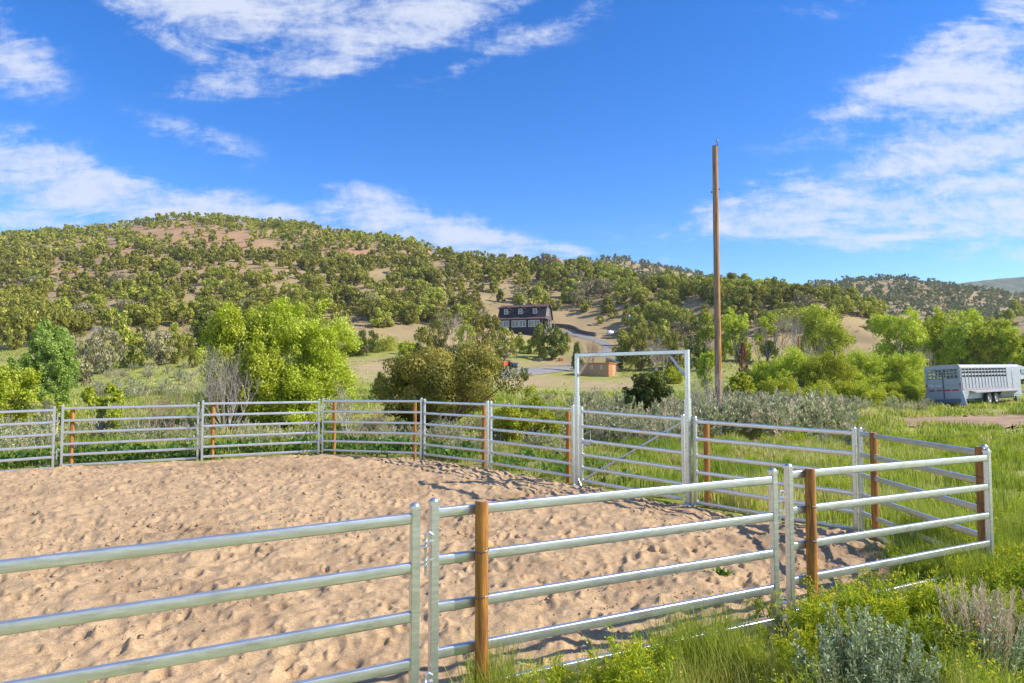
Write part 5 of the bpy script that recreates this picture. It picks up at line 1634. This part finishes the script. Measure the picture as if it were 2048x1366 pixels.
sage_zone(36, 1170, 1365, 838, 895, (1.0, 1.6), 'seen through the rails of the gate')
sage_zone(16, 1170, 1360, 792, 838, (.7, 1.2), 'beyond the gateway below the plank shed')
sage_zone(34, 1400, 1670, 842, 884, (1.35, 2.0), 'in the tall clump past the gateway')
sage_zone(24, 1385, 1700, 814, 846, (.85, 1.25), 'around the base of the tall bare pole')
sage_zone(20, 1680, 1850, 808, 828, (.5, .85), 'in the grey row leading to the trailer')
sage_zone(26, 190, 430, 752, 800, (.8, 1.3), 'on the sage flat before the wood', 1.0)
sage_zone(20, 200, 430, 735, 757, (.8, 1.3), 'at the far side of the sage flat', 1.0)
sage_zone(14, -10, 120, 862, 915, (.6, 1.1), 'behind the panel at the frame edge')
sage_zone(18, 130, 420, 858, 898, (.5, .9), 'behind the rails below the bare grey thicket')
sage_zone(12, 420, 640, 862, 893, (.5, .85), 'under the lime willow behind the rails')
sage_zone(16, 700, 840, 850, 893, (.4, .8), 'between the dead shrub and the big juniper')
sage_zone(20, 860, 1140, 855, 915, (.5, .95), 'behind the rails between the big juniper and the gate')
sage_zone(10, 1060, 1170, 790, 840, (.6, 1.0), 'beside the gateway post in the dry meadow')
sage_zone(6, 1640, 1720, 862, 905, (.5, .9), 'in the grass behind the end of the long panel')

sage_zone(12, 690, 835, 800, 845, (.35, .7), 'in the green meadow beyond the far panels', 1.2)
# the two bushes in the near weeds
NEAR_BUSHES = [(2.58, 5.0, .50), (3.79, 5.5, .36), (4.29, 5.7, .2)]


def near_sage(label, u, Yd, wpx, vt, seed, leafy_, stalks, mat):
    q = np.random.default_rng(seed)
    t, _ = ray(u, 1250); x = float(t * Yd); w = wpx / F * Yd; h = float(at(u, vt, Yd)[2])
    t_ = thing('sagebrush', label, 'sagebrush', (x, Yd, 0), 0)
    parts, st = [], []
    for s in range(leafy_):
        a = q.uniform(0, 2 * PI); tl = q.uniform(0, 1) ** .6
        base = np.array([math.cos(a), math.sin(a), 0]) * w * .30 * tl
        d = np.array([math.cos(a) * .42 * tl, math.sin(a) * .42 * tl, 1.0]) + q.normal(0, .07, 3); d /= np.linalg.norm(d)
        ln = h * q.uniform(.55, 1.0) * (1.02 - .3 * tl)
        n = 120
        k = q.uniform(.12, 1, n)
        pos = base + d * (k * ln)[:, None] + q.normal(0, .008, (n, 3))
        ax = d * .75 + unit(n, q) * .75; ax /= np.linalg.norm(ax, axis=1, keepdims=True)
        parts.append(sprays(pos, ax, .038 * q.uniform(.6, 1.25, n), .0068, q, np.clip(q.normal(.35 + .3 * k, .2), 0, 1)))
        st.append((base, base + d * ln * .95, .006, .002))
    V, Q, rn = merge(parts)
    link('foliage', mesh_np('sage_foliage', V, Q, rnd=rn, mats=[mat]), t_)
    v, f, _ = prisms(st, n=4)
    link('stem', mesh_np('sage_stems', v, f, mats=[m_bark]), t_)
    if stalks:
        parts = []
        for s in range(stalks):
            a = q.uniform(0, 2 * PI); tl = q.uniform(0, 1)
            base = np.array([math.cos(a), math.sin(a), 0]) * w * .3 * tl + np.array([0, 0, h * .25])
            d = np.array([math.cos(a) * .22 * tl, math.sin(a) * .22 * tl, 1.0]) + q.normal(0, .08, 3); d /= np.linalg.norm(d)
            ln = h * q.uniform(.5, .82)
            n = 60; k = q.uniform(.3, 1, n)
            pos = base + d * (k * ln)[:, None] + q.normal(0, .006, (n, 3))
            ax = d * 1.0 + unit(n, q) * .4; ax /= np.linalg.norm(ax, axis=1, keepdims=True)
            parts.append(sprays(pos, ax, .030, .0035, q, q.random(n)))
            v, f, _ = prisms([(base, base + d * ln, .0025, .001)], n=3); parts.append((v, f, np.full(3, .4)))
        V, Q, rn = merge(parts)
        link('seed_stalk', mesh_np('seed_stalks', V, Q, rnd=rn, mats=[m_seed]), t_)


near_sage('silver green sagebrush in the yellow weeds at the bottom edge', 1728, 5.0, 225, 1192, 31, 150, 0, m_sagebig)
near_sage('silver sagebrush topped with pale dry seed stalks in the weeds', 1965, 5.5, 165, 1178, 32, 70, 80, m_sagebig)
near_sage('dry stalked sagebrush at the frame edge beside the seed topped one', 2052, 5.7, 90, 1190, 33, 16, 30, m_sagebig)

# ------------------------------------------------------------------ grass and weeds
m_grass = foliage('grass_blades', [(.0, (.18, .24, .02)), (.4, (.33, .41, .04)), (.68, (.48, .51, .07)), (.86, (.62, .55, .18)), (1, (.72, .60, .33))], .0, .5)
m_weed = foliage('mustard_weeds', [(.0, (.18, .27, .015)), (.45, (.38, .48, .025)), (.74, (.56, .60, .03)), (.80, (.70, .64, .02)), (1, (.82, .72, .04))], .0, .48)


def blades(x, y, z, h, w, q, lean=.35, rn=None):
    """bent two-piece blades"""
    n = len(x)
    a = q.uniform(0, 2 * PI, n); l = q.uniform(.05, 1, n) * lean * h
    side = np.stack([np.cos(a + PI / 2), np.sin(a + PI / 2), np.zeros(n)], 1) * w[:, None] * .5
    p0 = np.stack([x, y, z], 1)
    p1 = p0 + np.stack([np.cos(a) * l * .35, np.sin(a) * l * .35, h * .6], 1)
    p2 = p0 + np.stack([np.cos(a) * l, np.sin(a) * l, h], 1)
    V = np.stack([p0 - side, p0 + side, p1 + side * .8, p1 - side * .8, p2 + side * .12, p2 - side * .12], 1).reshape(-1, 3)
    b = np.arange(n)[:, None] * 6
    Q = np.concatenate([b + np.array([[0, 1, 2, 3]]), b + np.array([[3, 2, 4, 5]])])
    rn = q.random(n) if rn is None else rn
    return V, Q, np.concatenate([rn, rn])


def gz_at(x, y):
    return np.where(y < 23, bp(x, y) * .07, tz(x, np.maximum(y, 20)) + bp(x, y) * .07)


gq = np.random.default_rng(64)
clump = Noise2(.9, 90, 3); patch = Noise2(5, 91, 3); dryn = Noise2(3.2, 92, 3)


def grass_field(n, xlo, xhi, ylo, yhi, h, w, cond, dry=0.0, power=1.0, lean=.4, tall=0.0):
    y = ylo + (yhi - ylo) * gq.random(n) ** power
    x = gq.uniform(xlo, xhi, n)
    k = cond(x, y)
    x, y = x[k], y[k]
    c = clump(x, y)
    k = gq.random(len(x)) < np.clip(.55 + c * 1.6, .1, 1)
    x, y, c = x[k], y[k], c[k]
    s = np.clip(1 + c * 1.3 + patch(x, y) * .6, .35, 1.9)
    hh_ = gq.uniform(h[0], h[1], len(x)) * s
    ww = gq.uniform(w[0], w[1], len(x)) * (1 + y / 30)
    rn = np.clip(gq.random(len(x)) * .62 + .12 + np.clip(dryn(x, y) + dry, -.2, .5) * .8, 0, 1)
    if tall: hh_ = hh_ * (1 + tall * np.clip(1 - np.abs(edge_dist(x, y) + .25) / .55, 0, 1))
    return blades(x, y, gz_at(x, y) - .02, hh_, ww, gq, lean, rn)


def outside(x, y, d=.12): return edge_dist(x, y) < -d


def on_road(x, y):
    u, v = project(x, y, gz_at(x, y))
    c = np.interp(u, [1680, 1740, 1800, 1880, 1960, 2048, 2300], [848, 846, 846, 845.5, 845, 843.5, 842]); hw_ = np.interp(u, [1680, 1740, 1800, 1960, 2300], [1, 4, 7, 12.5, 14.5])
    return (np.abs(v - c) < hw_ * (.85 + .5 * clump(x * 1.3, y * 1.3))) & (y > 24) & (y < 42)


def infov(x, y, m=.12): return (np.abs(x) < (.75 + m) * y + 1.2)


P_ = []
# field past the fence on the side of the trailer
P_.append(grass_field(210000, 4, 34, 7, 27, (.12, .32), (.008, .014), lambda x, y: infov(x, y) & outside(x, y) & ~on_road(x, y) & (x > 3.5), .10))
P_.append(grass_field(90000, 6, 44, 25, 50, (.10, .26), (.018, .03), lambda x, y: infov(x, y) & ~on_road(x, y), .08))
# beyond the gate and the far panels
P_.append(grass_field(110000, -19, 9, 12, 27, (.10, .32), (.010, .018), lambda x, y: infov(x, y) & outside(x, y) & (gq.random(len(x)) < np.clip(.75 + patch(x * .7, y * .7) * 2.2, .1, 1)), .03))
P_.append(grass_field(80000, -36, 20, 26, 60, (.10, .28), (.02, .04), lambda x, y: infov(x, y), .04))
# along the near fence
P_.append(grass_field(300000, -.9, 9, 3.8, 10, (.22, .52), (.0035, .0075), lambda x, y: infov(x, y, .2) & (edge_dist(x, y) < .08 + .3 * np.clip(x - 3.2, 0, 2.5)) & (((x - 2.58) / .42) ** 2 + ((y - 4.7) / .8) ** 2 > 1) & (((x - 3.79) / .3) ** 2 + ((y - 5.3) / .6) ** 2 > 1), -.02, lean=.5, tall=.15))
P_.append(grass_field(9000, -18, 6, 5, 22, (.06, .2), (.006, .012), lambda x, y: (np.abs(edge_dist(x, y) + .05) < .22), 0))
V, Q, rn = merge(P_)
tag(link('grass', mesh_np('grass', V, Q, rnd=rn, mats=[m_grass])), kind='stuff')


def mustard(seed, flowers=True):
    """one weed about 1 high: forked stems with thin leaves, tiny yellow flowers at the tips"""
    q = np.random.default_rng(seed)
    segs, tips = branches(q, 2, 1.0, .34, 2, .011, kids=3, base=.03, first=.42, up=.45, wig=.12)
    v, f, _ = prisms(segs, n=3); parts = [(v, f, np.full(len(f), .38))]
    P0 = np.array([s[1] for s in segs]); P1 = np.array([s[0] for s in segs])
    n = 230
    k = q.integers(len(P0), size=n); w_ = q.random((n, 1))
    ax = unit(n, q, .9)
    parts.append(sprays(P0[k] * w_ + P1[k] * (1 - w_) + q.normal(0, .012, (n, 3)), ax, q.uniform(.05, .12, n), q.uniform(.0035, .0075, n), q, np.clip(q.normal(.42, .2, n), 0, .76)))
    if flowers:
        m = 5
        for t in tips[q.random(len(tips)) < .75]:
            d = unit(m, q, .4)
            parts.append(sprays(t + d * .016, d, .020, .0085, q, q.uniform(.80, 1.0, m)))
    return merge(parts)


MUS = [mustard(700 + i, flowers=i != 3) for i in range(6)]


def weeds(name, n, xlo, xhi, ylo, yhi, h, cond, power=1.0, pick=(0, 1, 2, 3, 4, 5)):
    y = ylo + (yhi - ylo) * gq.random(n) ** power; x = gq.uniform(xlo, xhi, n)
    k = cond(x, y); x, y = x[k], y[k]
    c = clump(x * .8, y * .8); k = gq.random(len(x)) < np.clip(.62 + c * 1.5, .1, 1); x, y, c = x[k], y[k], c[k]
    parts = []
    zz = gz_at(x, y)
    for i in range(len(x)):
        v, f, rn = MUS[pick[int(gq.integers(len(pick)))]]
        a = gq.uniform(0, 6.28); s = gq.uniform(*h) * (1 + c[i] * .7); ca_, sa_ = math.cos(a), math.sin(a)
        ws = s * 1.0
        parts.append((np.stack([(v[:, 0] * ca_ - v[:, 1] * sa_) * ws + x[i], (v[:, 0] * sa_ + v[:, 1] * ca_) * ws + y[i], v[:, 2] * s + zz[i] - .02], 1), f, np.clip(rn + np.where(rn < .75, gq.normal(0, .08), 0), 0, 1)))
    V, Q, rn = merge(parts)
    return tag(link(name, mesh_np(name, V, Q, rnd=rn, mats=[m_weed])), kind='stuff')


def corner(x, y):
    return infov(x, y, .3) & (edge_dist(x, y) < 1.0) & (edge_dist(x, y) > -1.2) & (x > 2.6) & (y < 9) & (((x - 2.58) / .6) ** 2 + ((y - 5) / .9) ** 2 > 1) & (edge_dist(x, y) < .08 + .42 * np.maximum(x - 2.7, 0))


def nearside(x, y):
    """outside the near fence, on the viewer's side or right along it"""
    ok = infov(x, y, .3) & (edge_dist(x, y) < .10)
    for bx, by, br in NEAR_BUSHES: ok &= ((x - bx) / br) ** 2 + ((y - by + .35) / (br + .35)) ** 2 > 1
    return ok


weeds('mustard_weeds', 1900, -1.6, 9.0, 3.7, 10, (.45, .80), lambda x, y: nearside(x, y) & (y > 4.2 + np.where(x < 0, .1, 0)))
weeds('tall_mustard_weeds', 1000, 2.4, 7, 5.5, 9.5, (.45, .75), corner, pick=(3, 3, 3, 3, 0, 4))
weeds('field_weeds', 1600, 6, 24, 8, 27, (.3, .6), lambda x, y: infov(x, y) & outside(x, y, .1) & ~on_road(x, y))

# broad leaved herbs along the outside of the far fence
parts = []
hn = 9000
x = gq.uniform(-19, 3, hn); y = gq.uniform(15, 26, hn); e_ = edge_dist(x, y)
k = (e_ < -.1) & (e_ > -2.6) & (gq.random(hn) < np.clip(.5 + clump(x, y) * 2, .05, 1) * np.where(x < -1.5, 1, .35)); x, y = x[k], y[k]
zz = gz_at(x, y)
for i in range(len(x)):
    n = 9; d = unit(n, gq, .7); s = gq.uniform(.10, .26)
    p = np.array([x[i], y[i], zz[i]]) + np.column_stack([gq.normal(0, .08, n), gq.normal(0, .08, n), gq.uniform(0, s * 1.3, n)])
    parts.append(sprays(p, d, s * .8, s * .24, gq, np.clip(gq.random(n) * .7 + gq.random() * .3, 0, 1)))
V, Q, rn = merge(parts)
tag(link('green_herbs', mesh_np('green_herbs', V, Q, rnd=rn, mats=[m_herb])), kind='stuff')

# meadow tufts farther out
P_ = []
n = 130000
y = np.sqrt(gq.uniform(58 ** 2, 150 ** 2, n)); x = gq.uniform(-.8, .85, n) * y
u, v = project(x, y, tz(x, y))
k = (gq.random(n) < np.clip(.42 + patch(x * .5, y * .5) * 2.2, .03, 1)) & ~((u > 985) & (u < 1240) & (v > 655) & (v < 765)) & ~((v < 690) & (u > 560))
for c in [(760, 735, 90, 16), (1060, 765, 90, 14), (1180, 770, 60, 10)]: k &= gq.random(n) > ell(u, v, *c)
x, y = x[k], y[k]
P_.append(blades(x, y, tz(x, y) - .03, gq.uniform(.08, .28, len(x)), gq.uniform(.08, .18, len(x)), gq, .8, np.clip(gq.random(len(x)) * .55 + .25 + dryn(x * .2, y * .2) * .7, 0, 1)))
V, Q, rn = merge(P_)
tag(link('meadow_grass', mesh_np('meadow_grass', V, Q, rnd=rn, mats=[m_grass])), kind='stuff')

# loose clods kicked up on the sand
nc = 15000
y = np.geomspace(2.5, 20, nc) * gq.uniform(.96, 1.04, nc); x = gq.uniform(-.95, .9, nc) * y
k = (edge_dist(x, y) > .1) & (gq.random(nc) < np.clip(.45 + clump(x * .5, y * .5) * 2, .05, 1)); x, y = x[k], y[k]
s_ = gq.uniform(.006, .02, len(x)) * (1 + (gq.random(len(x)) > .93) * 1.2) * (.7 + y * .05)
zz = np.array([sand_z(a, b_) for a, b_ in zip(x, y)])
oct_ = np.array([[1, 0, 0], [0, 1, 0], [-1, 0, 0], [0, -1, 0], [0, 0, 1], [0, 0, -1]], float)
V = oct_[None] * s_[:, None, None] * gq.uniform(.55, 1.3, (len(x), 6, 1)) + gq.normal(0, .25, (len(x), 6, 3)) * s_[:, None, None]
V[:, :, 2] *= .75; V += np.stack([x, y, zz + s_ * .2], 1)[:, None, :]
T = np.arange(len(x))[:, None, None] * 6 + np.array([[0, 1, 4], [1, 2, 4], [2, 3, 4], [3, 0, 4], [1, 0, 5], [2, 1, 5], [3, 2, 5], [0, 3, 5]])[None]
tag(link('sand_clods', mesh_np('sand_clods', V.reshape(-1, 3), None, T.reshape(-1, 3), mats=[m_clod])), kind='stuff')

# small plants on the sand
for (u, v, s, lab) in ((1440, 1148, .16, 'small green weed alone on the sand behind the near middle panel'), (810, 909, .22, 'small grey green weed on the sand at the foot of the far fence')):
    t, e = ray(u, v); Yd = -(CAMZ - .05) / e; xx_ = float(t * Yd)
    n = 60; d = unit(n, gq, .35); d[:, 2] = np.abs(d[:, 2])
    V, Q, rn = sprays(d * .02 + np.column_stack([gq.normal(0, s * .25, (n, 2)), np.zeros(n)]), d, s * gq.uniform(.5, 1, n), s * .09, gq, gq.random(n) * .7)
    tag(link('small_weed', mesh_np('small_weed', V, Q, rnd=rn, mats=[m_herb]), None, (xx_, float(Yd), sand_z(xx_, float(Yd)) - .01)), lab, 'weed')

# ------------------------------------------------------------------ the air
m_air, nt = newmat('air')
pv = nd(nt, 'ShaderNodeVolumePrincipled', inp={'Color': (.86, .92, 1, 1), 'Density': .00014, 'Anisotropy': .2})
o_ = nt.nodes.new('ShaderNodeOutputMaterial'); nt.links.new(pv.outputs[0], o_.inputs['Volume'])
zt_ = float(Z.max()) + 14
tag(MB().box(-4000, 4000, -60, 2640, -12, zt_).build('haze', m_air), kind='stuff')
